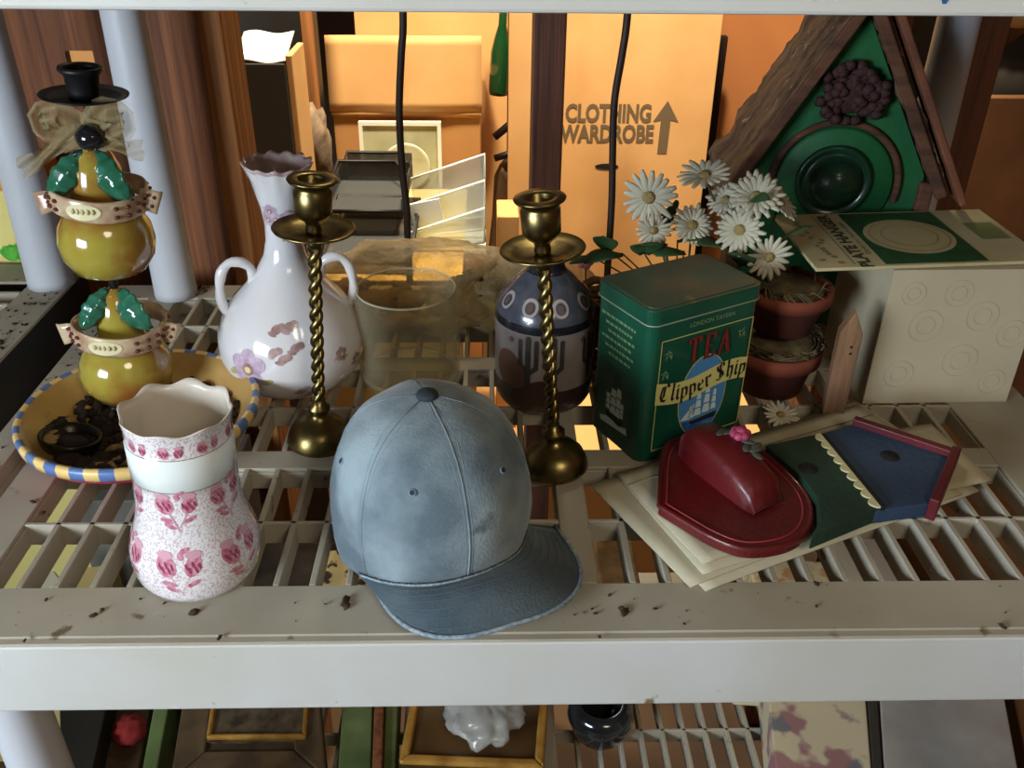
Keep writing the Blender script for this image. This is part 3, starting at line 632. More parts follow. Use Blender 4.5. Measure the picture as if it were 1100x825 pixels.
# ================================================================== GLASS JAR, BAG
def thin(name, rgb, base, rough, edge=1.0, ns=0, tint=(245, 242, 232), bump=0):
    m = bpy.data.materials.new(name); m.use_nodes = True; nt = m.node_tree; N = nt.nodes; L = nt.links
    b = N['Principled BSDF']; b.inputs['Base Color'].default_value = (*lin(rgb), 1); b.inputs['Roughness'].default_value = rough
    tr = N.new('ShaderNodeBsdfTransparent'); tr.inputs[0].default_value = (*lin(tint), 1)
    fr = N.new('ShaderNodeLayerWeight'); fr.inputs[0].default_value = .22; ml = N.new('ShaderNodeMath'); ml.operation = 'MULTIPLY_ADD'; ml.inputs[1].default_value = edge; ml.inputs[2].default_value = base; ml.use_clamp = True
    L.new(fr.outputs[1], ml.inputs[0]); last = ml.outputs[0]
    if ns:
        tc = N.new('ShaderNodeTexCoord'); n = N.new('ShaderNodeTexNoise'); n.inputs['Scale'].default_value = ns; n.inputs['Detail'].default_value = 5; L.new(tc.outputs['Object'], n.inputs[0])
        m2 = N.new('ShaderNodeMath'); m2.operation = 'MULTIPLY_ADD'; m2.inputs[1].default_value = .7; m2.inputs[2].default_value = -.35; L.new(n.outputs[0], m2.inputs[0])
        ad = N.new('ShaderNodeMath'); ad.operation = 'ADD'; ad.use_clamp = True; L.new(last, ad.inputs[0]); L.new(m2.outputs[0], ad.inputs[1]); last = ad.outputs[0]
        if bump: bp = N.new('ShaderNodeBump'); bp.inputs['Strength'].default_value = bump; bp.inputs['Distance'].default_value = .006; L.new(n.outputs[0], bp.inputs['Height']); L.new(bp.outputs[0], b.inputs['Normal'])
    mx = N.new('ShaderNodeMixShader'); L.new(last, mx.inputs[0]); L.new(tr.outputs[0], mx.inputs[1]); L.new(b.outputs[0], mx.inputs[2]); L.new(mx.outputs[0], N['Material Output'].inputs[0])
    return m
glass = thin('clear_glass', (190, 184, 160), .03, .03, .38)
t = thing('glass_jar', 'empty clear straight-sided glass jar standing behind the denim cap', 'jar', (-.085, .868, .0005))
m = MB(); m.lathe([(0, .0), (.050, .0), (.0535, .003), (.0542, .010), (.0542, .088), (.0535, .096), (.0515, .101), (.0505, .102), (.0497, .101), (.0505, .094), (.0512, .086), (.0512, .012), (.049, .006), (0, .005)], 64); m.build('jar_wall', glass, t)
m = MB(); m.lathe([(.0505, .1005), (.0500, .1018), (.0508, .1028), (.0518, .1020), (.0512, .1005)], 64); m.build('jar_rim', thin('glass_rim', (214, 208, 184), .35, .1, .5), t)
m = MB(); m.lathe([(.0475, .0055), (.0505, .0062), (.052, .0045), (.0505, .0015)], 64); m.build('jar_base', thin('glass_base', (200, 196, 176), .22, .1, .5), t)

def film(name, rgb, a):
    mt = bpy.data.materials.new(name); mt.use_nodes = True; nt = mt.node_tree; b = nt.nodes['Principled BSDF']; b.inputs['Base Color'].default_value = (*lin(rgb), 1); b.inputs['Roughness'].default_value = .22; b.inputs['Alpha'].default_value = a; b.inputs['Specular IOR Level'].default_value = .9
    return mt
filmm = thin('plastic_film', (206, 184, 144), .34, .42, .6, 55, (236, 222, 194), .8)
t = thing('plastic_bag', 'crumpled clear plastic bag of brown dried stuff behind the glass jar', 'bag', (-.04, .99, .001))
def crum(p): return 1+.22*noise.noise(p*1.7+Vector((3, 1, 2)))+.10*abs(noise.noise(p*4.3))+.05*noise.noise(p*9)
m = MB(); m.ell((-.035, .0, .048), (.125, .052, .056), 56, fn=crum); m.ell((.085, -.002, .044), (.075, .050, .050), 48, fn=lambda p: crum(p+Vector((4, 0, 0))))
for g in range(len(m.sm)): m.sm[g] = True
m.build('film', filmm, t)
m = MB(); rr3 = random.Random(3)
for i in range(34): lump(m, (.005+.115*rr3.random(), -.026+.05*rr3.random(), .016+.050*rr3.random()), .015+.014*rr3.random(), 100+i, i % 2)
for i in range(18): lump(m, (-.125+.14*rr3.random(), -.02+.04*rr3.random(), .012+.030*rr3.random()), .012+.014*rr3.random(), 200+i, 2)
m.build('dried_contents', [mat('brown_dried', (62, 38, 24), .9, rgb2=(36, 22, 16), ns=60), mat('brown_dried_b', (84, 50, 32), .9), mat('tan_dried', (132, 104, 64), .9)], t)

# ================================================================== PAINTED JUG
def painted_vase():
    t = thing('painted_bottle_vase', 'grey pottery bottle vase painted with dark cacti under a blue ringed shoulder', 'vase', (.057, .828, .0005))
    prof = [(0, .001), (.042, 0), (.046, .002), (.0495, .009), (.0505, .016), (.0508, .030), (.0506, .070), (.0506, .092), (.0498, .1005), (.0452, .1125), (.036, .1245), (.0255, .1355), (.0200, .1405), (.0180, .1425), (.0172, .150), (.0195, .154), (.0198, .1555), (.017, .156), (.014, .153), (.0145, .14)]
    gy = mat('grey_glaze', (140, 132, 130), .3, rgb2=(116, 106, 104), ns=22, coat=.4); bs = mat('brown_slip', (66, 46, 40), .3, rgb2=(48, 36, 34), ns=18, coat=.4); bl = mat('shoulder_blue', (56, 62, 76), .25, rgb2=(78, 80, 88), ns=60, coat=.5); bk = mat('band_black', (26, 28, 36), .25, coat=.5)
    gn = mat('cactus_paint', (62, 62, 58), .35, rgb2=(48, 46, 46), ns=60); rs = mat('rosy_hill', (98, 66, 54), .35, rgb2=(90, 72, 64), ns=30); tp = mat('ring_taupe', (156, 146, 142), .3)
    m = MB(); zb = {0, 1, 2, 3, 4}
    m.lathe(prof, 72, ms=lambda j, i: 1 if j < 5 else (0 if j < 7 else (3 if j < 8 else (2 if j < 12 else 3))))
    sp = prof
    n = 72; hill = lambda a: .030+.010*math.sin(a*3+1)+.004*math.sin(a*7)
    v = []; 
    for i in range(n+1):
        a = 2*PI*i/n; v += [(.0509*math.cos(a), .0509*math.sin(a), .016), (.0511*math.cos(a), .0511*math.sin(a), hill(a)+.002)]
    m.add(v, [(2*i, 2*i+2, 2*i+3, 2*i+1) for i in range(n)], 1, True)
    wrap(m, sp, [ellipse(0, 0, .016, .020, 16), ellipse(.010, -.006, .014, .014, 16)], -PI/2-.85, .050, 5, .0006); wrap(m, sp, [ellipse(0, 0, .003, .003, 10)], -PI/2-.75, .083, 5, .0006); wrap(m, sp, [ellipse(0, 0, .003, .003, 10)], -PI/2+.75, .083, 5, .0006)
    def rect(x0, x1, z0, z1): 
        o = [(x0, z0), (x1, z0)]; r = (x1-x0)/2; return o+[((x0+x1)/2+r*math.cos(k*PI/6), z1+r*math.sin(k*PI/6)) for k in range(7)]
    for th, s in ((-PI/2-.38, 1.0), (-PI/2+.12, 1.0), (-PI/2+.95, .9), (-PI/2+2.3, 1), (-PI/2+3.6, 1)):
        wrap(m, sp, [rect(-.0028, .0028, -.026, .026), rect(-.0105, -.0060, -.002, .022), rect(.0060, .0105, -.004, .023), [(-.0105, -.005), (-.0025, -.012), (-.0025, -.006), (-.008, .000), (-.0105, .003)], [(.0105, -.007), (.0105, .001), (.007, -.002), (.0025, -.008), (.0025, -.014)]], th, .062, 4, .0006, s)
    for k in range(9):
        th = -PI/2-.42+k*.70
        for r, mi, e in ((.0080, 6, .0006), (.0052, 2, .0009), (.0030, 5, .0012)): wrap(m, sp, [ellipse(0, 0, r, r, 20)], th, .1165, mi, e)
    m.build('vase_body', [gy, bs, bl, bk, gn, rs, tp], t)
painted_vase()

# ================================================================== PAPERS
paper = mat('old_paper', (190, 184, 160), .85, rgb2=(172, 162, 134), ns=12, rgb3=(120, 108, 84), ns3=22, t3=.68)
paper_e = mat('paper_fold', (132, 122, 98), .9)
org = Vector((.167, .527)); e1 = Vector((.909, .415)); e2 = Vector((-.468, .884))
sheets = [(0.0, 0.0, .300, .150, 0.0, 'bottom envelope of the pale stack under the felt ornaments'), (-.010, .006, .318, .146, .03, 'second lowest envelope in the pale stack, long end poking out right'), (.006, .012, .270, .140, -.05, 'third envelope in the pale stack, slightly turned'), (.012, .020, .285, .132, -.01, 'topmost creased envelope of the pale stack under the red ornament')]
for i, (a, b_, L, W, rot, lab) in enumerate(sheets):
    o2 = org+e1*a+e2*b_; ang = math.atan2(e1.y, e1.x)+rot; z = .0012+i*.0024
    t = thing('envelope', lab, 'envelope', (o2.x, o2.y, z), (0, 0, ang), 'stack of old envelopes')
    m = MB(); m.grid(lambda u, v_: (L*u, W*v_, .0018+.0022*max(0, u-.8)*5*(i == 1)+.0006*math.sin(u*5+i)), 24, 12, thick=.0016); m.build('envelope_body', paper, t)
    if i == 3:
        m = MB()
        for (p, q) in (((.005, W*.50), (.08, W*.50)), ((.055, 0.002), (.05, W-.004)), ((.0, W-.02), (L, W-.022))):
            m.tube([(p[0], p[1], .0024), ((p[0]+q[0])/2, (p[1]+q[1])/2, .0026), (q[0], q[1], .0024)], .0007, 5)
        m.build('crease', paper_e, t)
# curling loose sheet at the right
t = thing('paper_sheet', 'curled loose pale sheet sticking out right of the envelope stack', 'paper', (0, 0, .011))
c4 = [G(930, 545, .012), G(1066, 516, .016), G(1000, 455, .022), G(900, 480, .012)]
m = MB(); m.grid(lambda u, v_: (c4[0].lerp(c4[1], u)).lerp(c4[3].lerp(c4[2], u), v_)-Vector((0, 0, .011))+Vector((0, 0, .004*math.sin(PI*u)*v_)), 12, 10, thick=.0006); m.build('sheet', paper, t)

# ================================================================== WOODEN ORNAMENTS
felt_g = mat('dark_green_paint', (26, 56, 40), .7, rgb2=(20, 44, 32), ns=14, bump=.2, bs=200); felt_b = mat('dull_blue_paint', (46, 66, 92), .7, rgb2=(36, 54, 80), ns=9, bump=.2, bs=200)
maroon = mat('maroon_paint', (98, 22, 30), .5, rgb2=(82, 16, 24), ns=14); dkh = mat('hole_black', (16, 18, 18), .9); cream = mat('cream_trim', (196, 188, 146), .7)
def board(name, label, pix, z0, z1, m_, hole, extra=None):
    pts = [G(x, y, z1) for x, y in pix]; c = sum(pts, Vector())/len(pts)
    t = thing(name, label, 'ornament', (c.x, c.y, z0))
    m = MB(); m.prism([(p.x-c.x, p.y-c.y) for p in pts], 0, z1-z0); m.build('board', m_, t, bevel=.0015)
    h = G(*hole, z1)-c; m = MB(); m.lathe([(0, z1-z0+.0004), (.0085, z1-z0+.0004), (.0088, z1-z0-.001)], 24, M=T(h.x, h.y, 0)); m.build('entry_hole', dkh, t)
    return t, c
t, c = board('birdhouse_ornament', 'flat blue house-shaped ornament with maroon roof edge on the envelopes', [(874, 468), (924, 453), (1022, 486), (1000, 541), (940, 549)][::-1], .0125, .0265, felt_b, (956, 490))
for a, b_ in (((918, 450), (1030, 487)), ((1030, 484), (1006, 542))):
    A, B = G(*a, .030), G(*b_, .030); d = (B-A).normalized(); n_ = Vector((-d.y, d.x, 0)); 
    m = MB(); q = [A+n_*.002, A-n_*.006, B-n_*.006, B+n_*.002]; m.prism([(p.x-c.x, p.y-c.y) for p in q][::-1], 0, .0205+.0008*(a[0] > 1000)); m.build('roof_strip', maroon, t, bevel=.001)
t, c = board('birdhouse_ornament', 'flat green house-shaped ornament with scalloped cream edge beside the red one', [(822, 478), (878, 466), (944, 545), (872, 574), (880, 560), (878, 536), (858, 508)][::-1], .0125, .0290, felt_g, (868, 503))
A, B = G(881, 466, .0295), G(946, 545, .0295); d = (B-A).normalized(); n_ = Vector((d.y, -d.x, 0)); L = (B-A).length
if n_.x > 0: n_ = -n_
m = MB()
for k in range(9):
    q = A+d*(L*(k+.5)/9); pts = [(q+d*(L/18*1.02*math.cos(a))+n_*(.0075*math.sin(a))) for a in [PI*j/8 for j in range(9)]]
    m.prism([(p.x-c.x, p.y-c.y) for p in pts][::-1], .0160, .0180)
m.build('scalloped_trim', cream, t)
m = MB(); q = [A, A-n_*.005, B-n_*.005, B]; m.prism([(p.x-c.x, p.y-c.y) for p in q], .0, .0178); m.build('roof_strip', dkh, t, bevel=.001)

# red ornament: rounded plaque with a raised ridge and a rose
def red_orn():
    z0, z1 = .0300, .0380
    zz = .0225
    pix = [(713, 485), (709, 536), (708.5, 541), (713, 545), (738, 560), (768, 577), (800, 588), (835, 586), (860, 576), (871, 558), (868, 535), (850, 512), (815, 482), (770, 466), (728, 470)]
    pts = [G(x, y, zz) for x, y in pix]; c = sum(pts, Vector())/len(pts)
    t = thing('heart_ornament', 'dark red rounded plaque ornament with a raised ridge and pink rose', 'ornament', (c.x, c.y, .0118))
    # smooth outline
    out = []
    for i in range(len(pts)):
        p0, p1, p2, p3 = pts[i-1], pts[i], pts[(i+1) % len(pts)], pts[(i+2) % len(pts)]
        for k in range(5):
            u = k/5; out.append(.5*((2*p1)+(p2-p0)*u+(2*p0-5*p1+4*p2-p3)*u*u+(3*p1-p0-3*p2+p3)*u**3))
    red = mat('red_paint', (98, 11, 16), .5, rgb2=(78, 9, 13), ns=14, bump=.15, bs=150, coat=.2)
    m = MB(); loc = [(p.x-c.x, p.y-c.y) for p in out]; m.prism(loc, 0, .0105)
    m.tube([(x, y, .0092) for x, y in loc], .0024, 8, closed=True)
    m.build('plaque', red, t, bevel=.003)
    m = MB(); m.tube([(x*.90, y*.90, .0108) for x, y in loc], .0008, 6, closed=True); m.build('bead_line', mat('bead_red', (140, 44, 52), .4), t)  # thin raised bead in a lighter red
    # ridge: arched bar from the back (high) to the front (low)
    A0 = G(768, 470, .045); A1 = G(838, 540, .040)
    sp = [(0.0, .022, .034), (.10, .027, .044), (.3, .030, .046), (.5, .030, .043), (.7, .030, .039), (.9, .029, .031), (1.0, .026, .012)]
    ax = (V(818, 520, .605)-V(760, 462, .665)); ax.z = 0; L = ax.length; ax.normalize(); sd = Vector((-ax.y, ax.x, 0)); o = V(760, 478, .672); 
    m = MB(); v = []; secs = 9
    for (u, wd, h) in sp:
        ce = Vector((o.x-c.x, o.y-c.y, 0))+ax*(L*1.45*u-.020)
        for k in range(secs):
            a = PI*k/(secs-1); v.append(ce+sd*(wd*.68*math.copysign(abs(math.cos(a))**.45, math.cos(a)))+Vector((0, 0, .010+(h-.010)*math.sin(a)**.45 if 0 < a < PI else .010)))
    n = len(sp); f = [(i*secs+k, i*secs+k+1, (i+1)*secs+k+1, (i+1)*secs+k) for i in range(n-1) for k in range(secs-1)]; f += [tuple(range(secs)), tuple(reversed(range((n-1)*secs, n*secs)))]
    m.add(v, f, 0, True); m.build('ridge', red, t, bevel=0)
    def top(u, sft):
        k = min(len(sp)-2, max(0, next((q for q in range(len(sp)-1) if sp[q+1][0] >= u), 0))); f_ = (u-sp[k][0])/(sp[k+1][0]-sp[k][0]); h = sp[k][2]*(1-f_)+sp[k+1][2]*f_
        return Vector((o.x-c.x, o.y-c.y, 0))+ax*(L*1.45*u-.020)+sd*sft+Vector((0, 0, h-.001))
    r = top(.40, .017); m = MB(); m.M = T(*r)
    for k in range(6):
        a = k*PI/3; m.ell((.0045*math.cos(a), .0045*math.sin(a), .002), (.0055, .0055, .0042), 10)
    m.ell((0, 0, .005), (.005, .005, .004), 10); m.build('rose', mat('pink_rose', (178, 72, 104), .4, rgb2=(150, 50, 84), ns=120), t)
    m = MB()
    for (u, sf, a) in ((.33, .010, .4), (.50, .017, -.5), (.55, .011, 1.2), (.60, .016, .2), (.66, .013, 2.0), (.30, .004, .9), (.57, .020, .7)):
        m.ell((0, 0, .0008), (.0075, .0035, .0014), 10, M=T(*top(u, sf)) @ RZ(a))
    m.build('leaf_cluster', mat('grey_green_leaf', (66, 70, 62), .6), t)
red_orn()

# ================================================================== WHITE BOX and PLATE HANGER CARD
t = thing('white_box', 'plain white cardboard box with faint circle pattern, under the plate card', 'box', (.388, .803, .0005), (0, 0, .02))
m = MB(); m.box(0, .153, 0, .125, 0, .150)
for (x, z, r) in ((.03, .035, .015), (.045, .09, .017), (.09, .05, .018), (.1, .10, .016), (.07, .125, .014), (.135, .08, .015), (.025, .125, .012), (.13, .025, .014)):
    m.tube([(x+r*math.cos(a), -.0003, z+r*math.sin(a)) for a in [2*PI*k/32 for k in range(32)]], .0003, 5, closed=True)
    m.tube([(x+r*.55*math.cos(a), -.0003, z+r*.55*math.sin(a)) for a in [2*PI*k/24 for k in range(24)]], .0003, 5, closed=True)
m.build('carton', mat('white_card', (176, 166, 142), .7, rgb2=(166, 156, 130), ns=8), t)
def plate_card():
    z = .1512; C = [G(877, 288, z+.004), G(1128, 279, z+.004), G(1078, 219, z+.004), G(835, 235, z+.004)]
    o = C[0]; ex = (C[1]-C[0]); L = ex.length; ang = math.atan2(ex.y, ex.x)
    t = thing('plate_hanger_card', 'flat green and cream plate hanger package lying on the white box', 'package', (o.x, o.y, z), (0, 0, ang))
    R_ = Matrix.Rotation(-ang, 4, 'Z'); Q = [R_ @ (p-o) for p in C]; W = sum(q.y for q in Q[2:])/2
    sk = (Q[3].x)/W
    def S(x, y): return (x+sk*y, y)
    cardm = mat('cream_card', (184, 176, 140), .75, rgb2=(166, 156, 118), ns=10, rgb3=(120, 112, 80), ns3=40, t3=.72); grn = mat('card_green', (34, 84, 46), .6, rgb2=(28, 70, 38), ns=60); ink = mat('card_ink', (62, 66, 48), .7); plc = mat('plate_print', (174, 164, 124), .6); pl2 = mat('plate_line', (132, 122, 84), .6)
    m = MB(); m.prism([S(0, 0), S(L, 0), S(L, W), S(0, W)], 0, .0035); m.build('card', cardm, t, bevel=.0008)
    P = MB()
    def lay(poly, mi, k): P.flat([(*S(x, y), .0037+.0002*k) for x, y in poly], mi)
    gx0, gx1 = .071, .176
    lay([(gx0, .004), (gx1, .004), (gx1, W-.004), (gx0, W-.004)], 0, 0)
    cx, cy = (gx0+gx1)/2, W*.5
    for k, (rx, mi) in enumerate(((.0465, 1), (.041, 2), (.040, 1), (.029, 2), (.028, 1))): lay(ellipse(cx, cy, rx, rx*1.0 if rx < W/2-.006 else W/2-.008, 48), mi, 1+k)
    v, f = text2d('PLATE HANGER', .0175, .0007, 0, 1.12)
    P.add([(*S(.052-y, W*.47+x), .0040) for x, y in v], f, 3)
    v, f = text2d('Displays your favorite plates', .0075, 0)
    P.add([(*S(.064-y, W*.5+x), .0040) for x, y in v], f, 3)
    lay([(.0405, .006), (.0412, .006), (.0412, W-.006), (.0405, W-.006)], 3, 0)
    rc = random.Random(2)
    for k in range(16): lay(ellipse(.012+.018*rc.random(), .012+(W-.03)*k/16, .004, .003, 6, rc.random()*3), 2, 0)
    lay([(L-.040, W*.40), (L-.008, W*.40), (L-.008, W*.72), (L-.040, W*.72)], 4, 0)
    P.build('printed_design', [grn, plc, pl2, ink, mat('faded_green', (120, 128, 84), .6)], t)
plate_card()

# ================================================================== PICKET, POTTED DAISIES
t = thing('wooden_picket', 'small weathered pointed wooden stake standing left of the white box', 'picket', (.3455, .775, .0005), (0, .0, -.15))
m = MB(); m.M = RX(PI/2); m.prism([(-.0105, 0), (.0105, 0), (.0115, .098), (.001, .122), (-.0100, .100)], -.006, .006); o = m.build('stake', mat('picket_wood', (128, 96, 70), .8, rgb2=(96, 68, 48), ns=20, stretch=(4, 4, .6), bump=.3), t, bevel=.001)
o.rotation_euler = (0, 0, 0)
m = MB()
for (x, z) in ((.003, .085), (.0035, .078)): m.ell((x, -.0062, z), (.0014, .0006, .0014), 8)
m.build('nail_hole', dkh, t)

petal_m = mat('daisy_petal', (186, 182, 162), .7); dcen = mat('daisy_centre', (150, 132, 84), .9, bump=.6, bs=300); leaf_m = mat('fabric_leaf', (52, 84, 44), .7, rgb2=(38, 66, 36), ns=40); stem_m = mat('stem_green', (64, 76, 44), .7)
terr = mat('terracotta', (128, 62, 42), .8, rgb2=(104, 50, 36), ns=14)
moss = mat('dry_moss', (112, 98, 68), .95, rgb2=(70, 62, 44), ns=60, bump=.8, bs=90)
def daisy(parent, o, c, d, r, dbl=False, seed=0):
    rq = random.Random(seed); D = Vector(d).normalized(); M = T(*(Vector(c)-o)) @ D.to_track_quat('Z', 'Y').to_matrix().to_4x4()
    m = MB(); n = 17
    for lay in range(2 if dbl else 1):
        for k in range(n):
            a = 2*PI*(k+.5*lay)/n+rq.random()*.12; rr_ = r*(.9+.2*rq.random())*(1-.2*lay); lift = .18+.25*lay+rq.random()*.15; wd = r*.125*(.85+.3*rq.random())
            mm = M @ RZ(a)
            m.grid(lambda u, v_: (r*.16+(rr_-r*.16)*v_, (u-.5)*2*wd*(math.sin(PI*(.16+.74*v_))**.8), lift*rr_*v_*(1-.55*v_)+.0006*math.cos((u-.5)*6)), 4, 6, thick=.0004, M=mm)
    h = m.build('daisy', petal_m, parent)
    m = MB(); m.ell((0, 0, .0012), (r*.24, r*.24, r*.14), 14, M=M, fn=lambda p: 1+.15*noise.noise(p*6)); m.build('flower_centre', dcen, h)
def leafq(m, c, d, up, L, w):
    L *= 1.3; w *= 1.35
    c = Vector(c); d = Vector(d).normalized(); s = d.cross(Vector(up)).normalized(); n = s.cross(d)
    m.grid(lambda u, v_: c+d*(L*v_)+s*((u-.5)*2*w*math.sin(PI*(.05+.93*v_))**.75)+n*(.12*L*math.sin(PI*v_)-.25*abs(u-.5)*w), 6, 8, thick=.0005)
def curve_pts(a, b, bend, n=10):
    a, b = Vector(a), Vector(b); return [a.lerp(b, i/n)+Vector(bend)*math.sin(PI*i/n) for i in range(n+1)]
# plant 1: terracotta pot on the right
po = Vector((.302, .842, .072))
# lower pot
t = thing('terracotta_pot', 'dark lower terracotta pot with dry moss under the daisy pot', 'pot', (.300, .842, .0005))
def pot_mb(r, h):
    m = MB(); m.lathe([(0, 0), (r*.72, 0), (r*.92, h*.70), (r*1.04, h*.70), (r*1.06, h), (r*.94, h), (r*.86, h*.70), (0, h*.70)], 44); return m
m = pot_mb(.046, .052); m.build('pot_wall', terr, t)
m = MB(); rm = random.Random(8)
for k in range(46):
    a = rm.random()*2*PI; R_ = .034+.014*rm.random(); pts = [(R_*math.cos(a+.5*j*.5)+.003*rm.random(), R_*math.sin(a+.25*j), .052+.010*rm.random()) for j in range(5)]; m.tube(pts, .0009, 5)
m.ell((0, 0, .052), (.044, .044, .010), 24, fn=lambda p: 1+.2*noise.noise(p*4)); m.build('moss', moss, t)
t = thing('potted_daisies', 'terracotta pot of white artificial daisies beside the birdhouse', 'potted flowers', po)
m = pot_mb(.043, .046); m.build('pot_wall', terr, t)
m = MB(); m.ell((0, 0, .040), (.038, .038, .010), 24, fn=lambda p: 1+.25*noise.noise(p*4))
for k in range(40):
    a = rm.random()*2*PI; m.tube([(.03*math.cos(a), .03*math.sin(a), .042), (.036*math.cos(a+.3), .036*math.sin(a+.3), .052), (.045*math.cos(a+.5), .045*math.sin(a+.5), .046)], .0008, 5)
m.build('moss', moss, t)
fl = [((812, 212), .85, (-.1, -.6, .8), .027, True), ((795, 247), .835, (-.4, -.8, .35), .024, True), ((826, 276), .825, (.1, -.95, .1), .022, False), ((757, 189), .875, (-.2, -.2, .95), .027, False), ((838, 218), .86, (.6, -.3, .7), .022, True), ((780, 215), .87, (-.5, -.4, .7), .020, True)]
m = MB()
for k, ((px, py), Y, d, r, db_) in enumerate(fl):
    c = V(px, py, Y); daisy(t, po, c, d, r, db_, k)
    m.tube(curve_pts((po-po)+Vector((0, 0, .03)), (c-po)-Vector(d).normalized()*.002, (-.01, .006, 0)), .0012, 6)
m.build('stem', stem_m, t)
for (px, py, Y, d, L) in ((800, 285, .83, (-.3, -.5, .4), .035), (835, 262, .85, (.5, -.3, .5), .03), (790, 268, .85, (-.7, -.2, .2), .035), (770, 262, .87, (-.8, 0, .2), .03), (812, 236, .845, (0, -.3, .9), .026)):
    m = MB(); leafq(m, V(px, py, Y)-po, d, (0, 0, 1), L, L*.3); m.build('leaf', leaf_m, t)
m = MB()
for k in range(5): leafq(m, Vector((0, .005, .15)), (math.cos(k*1.25)*.6, math.sin(k*1.25)*.5-.2, -.5), (0, 0, 1), .045, .012)
# plant 2: behind the tin, partly hidden
p2 = Vector((.212, .912, .0005))
t = thing('potted_daisies', 'white artificial daisies with broad green leaves behind the tea tin', 'potted flowers', p2)
m = pot_mb(.040, .060); m.build('pot_wall', terr, t)
fl = [((697, 212), .865, (-.1, -.95, .25), .027, False), ((702, 247), .86, (.1, -.9, -.1), .019, False), ((744, 242), .87, (.1, -.75, .6), .022, True)]
m = MB()
for k, ((px, py), Y, d, r, db_) in enumerate(fl):
    c = V(px, py, Y); daisy(t, p2, c, d, r, db_, 20+k); m.tube(curve_pts(Vector((0, 0, .04)), (c-p2)-Vector(d).normalized()*.002, (.004, .01, 0)), .0012, 6)
m.build('stem', stem_m, t)
for (px, py, Y, d, L, w_) in ((692, 272, .865, (.05, -.7, .5), .034, .014), (712, 250, .875, (.2, -.2, .95), .03, .012), (668, 272, .88, (-.8, -.3, -.05), .034, .011), (728, 258, .875, (.7, -.4, .2), .03, .010), (652, 268, .89, (-.2, -.5, .6), .024, .010), (735, 270, .87, (-.7, -.4, .1), .03, .011), (640, 278, .90, (-.9, -.1, -.1), .022, .007)):
    m = MB(); c = V(px, py, Y); leafq(m, c-p2, d, (0, 0, 1), L, w_); m.tube(curve_pts(Vector((0, 0, .05)), c-p2, (0, .01, 0)), .0009, 5); m.build('leaf', leaf_m, t)
# small pink blossom and fallen daisy
t = thing('pink_blossom', 'tiny pink artificial blossom poking out between pottery vase and tea tin', 'flower', V(629, 281, .93)); t.location.z = .0005
zz = V(629, 281, .93).z; m = MB()
for k in range(5): m.ell((.005*math.cos(k*1.256), -.002, zz+.005*math.sin(k*1.256)), (.0045, .002, .0045), 10)
m.build('petals', mat('pink_silk', (206, 136, 132), .7), t)
m = MB(); m.tube([(0, .001, 0), (.004, .004, zz*.5), (0, .001, zz)], .001, 6); m.build('stem', stem_m, t)
c = G(838, 448, .004); t = thing('fallen_daisy', 'faded white daisy lying on the shelf beside the wooden picket', 'flower', c)
daisy(t, c, c+Vector((0, 0, .002)), (0, -.3, 1), .018, False, 50)
m = MB(); m.tube([(0, 0, .001), (.006, -.008, -.002), (.004, -.022, -.002)], .0012, 6); m.build('stem', stem_m, t)
t = thing('wicker_edge', 'thin brown woven basket rim glimpsed between pottery vase and tea tin', 'basket', (.125, .90, .0005))
m = MB()
for k in range(9):
    z = .008+k*.009; m.tube([(.034*math.cos(a)+.0, .034*math.sin(a), z+.0015*math.sin(a*8+k*PI)) for a in [2*PI*j/40 for j in range(40)]], .0045, 6, closed=True)
m.build('weave', mat('wicker', (128, 92, 46), .7, rgb2=(84, 58, 30), ns=60), t)

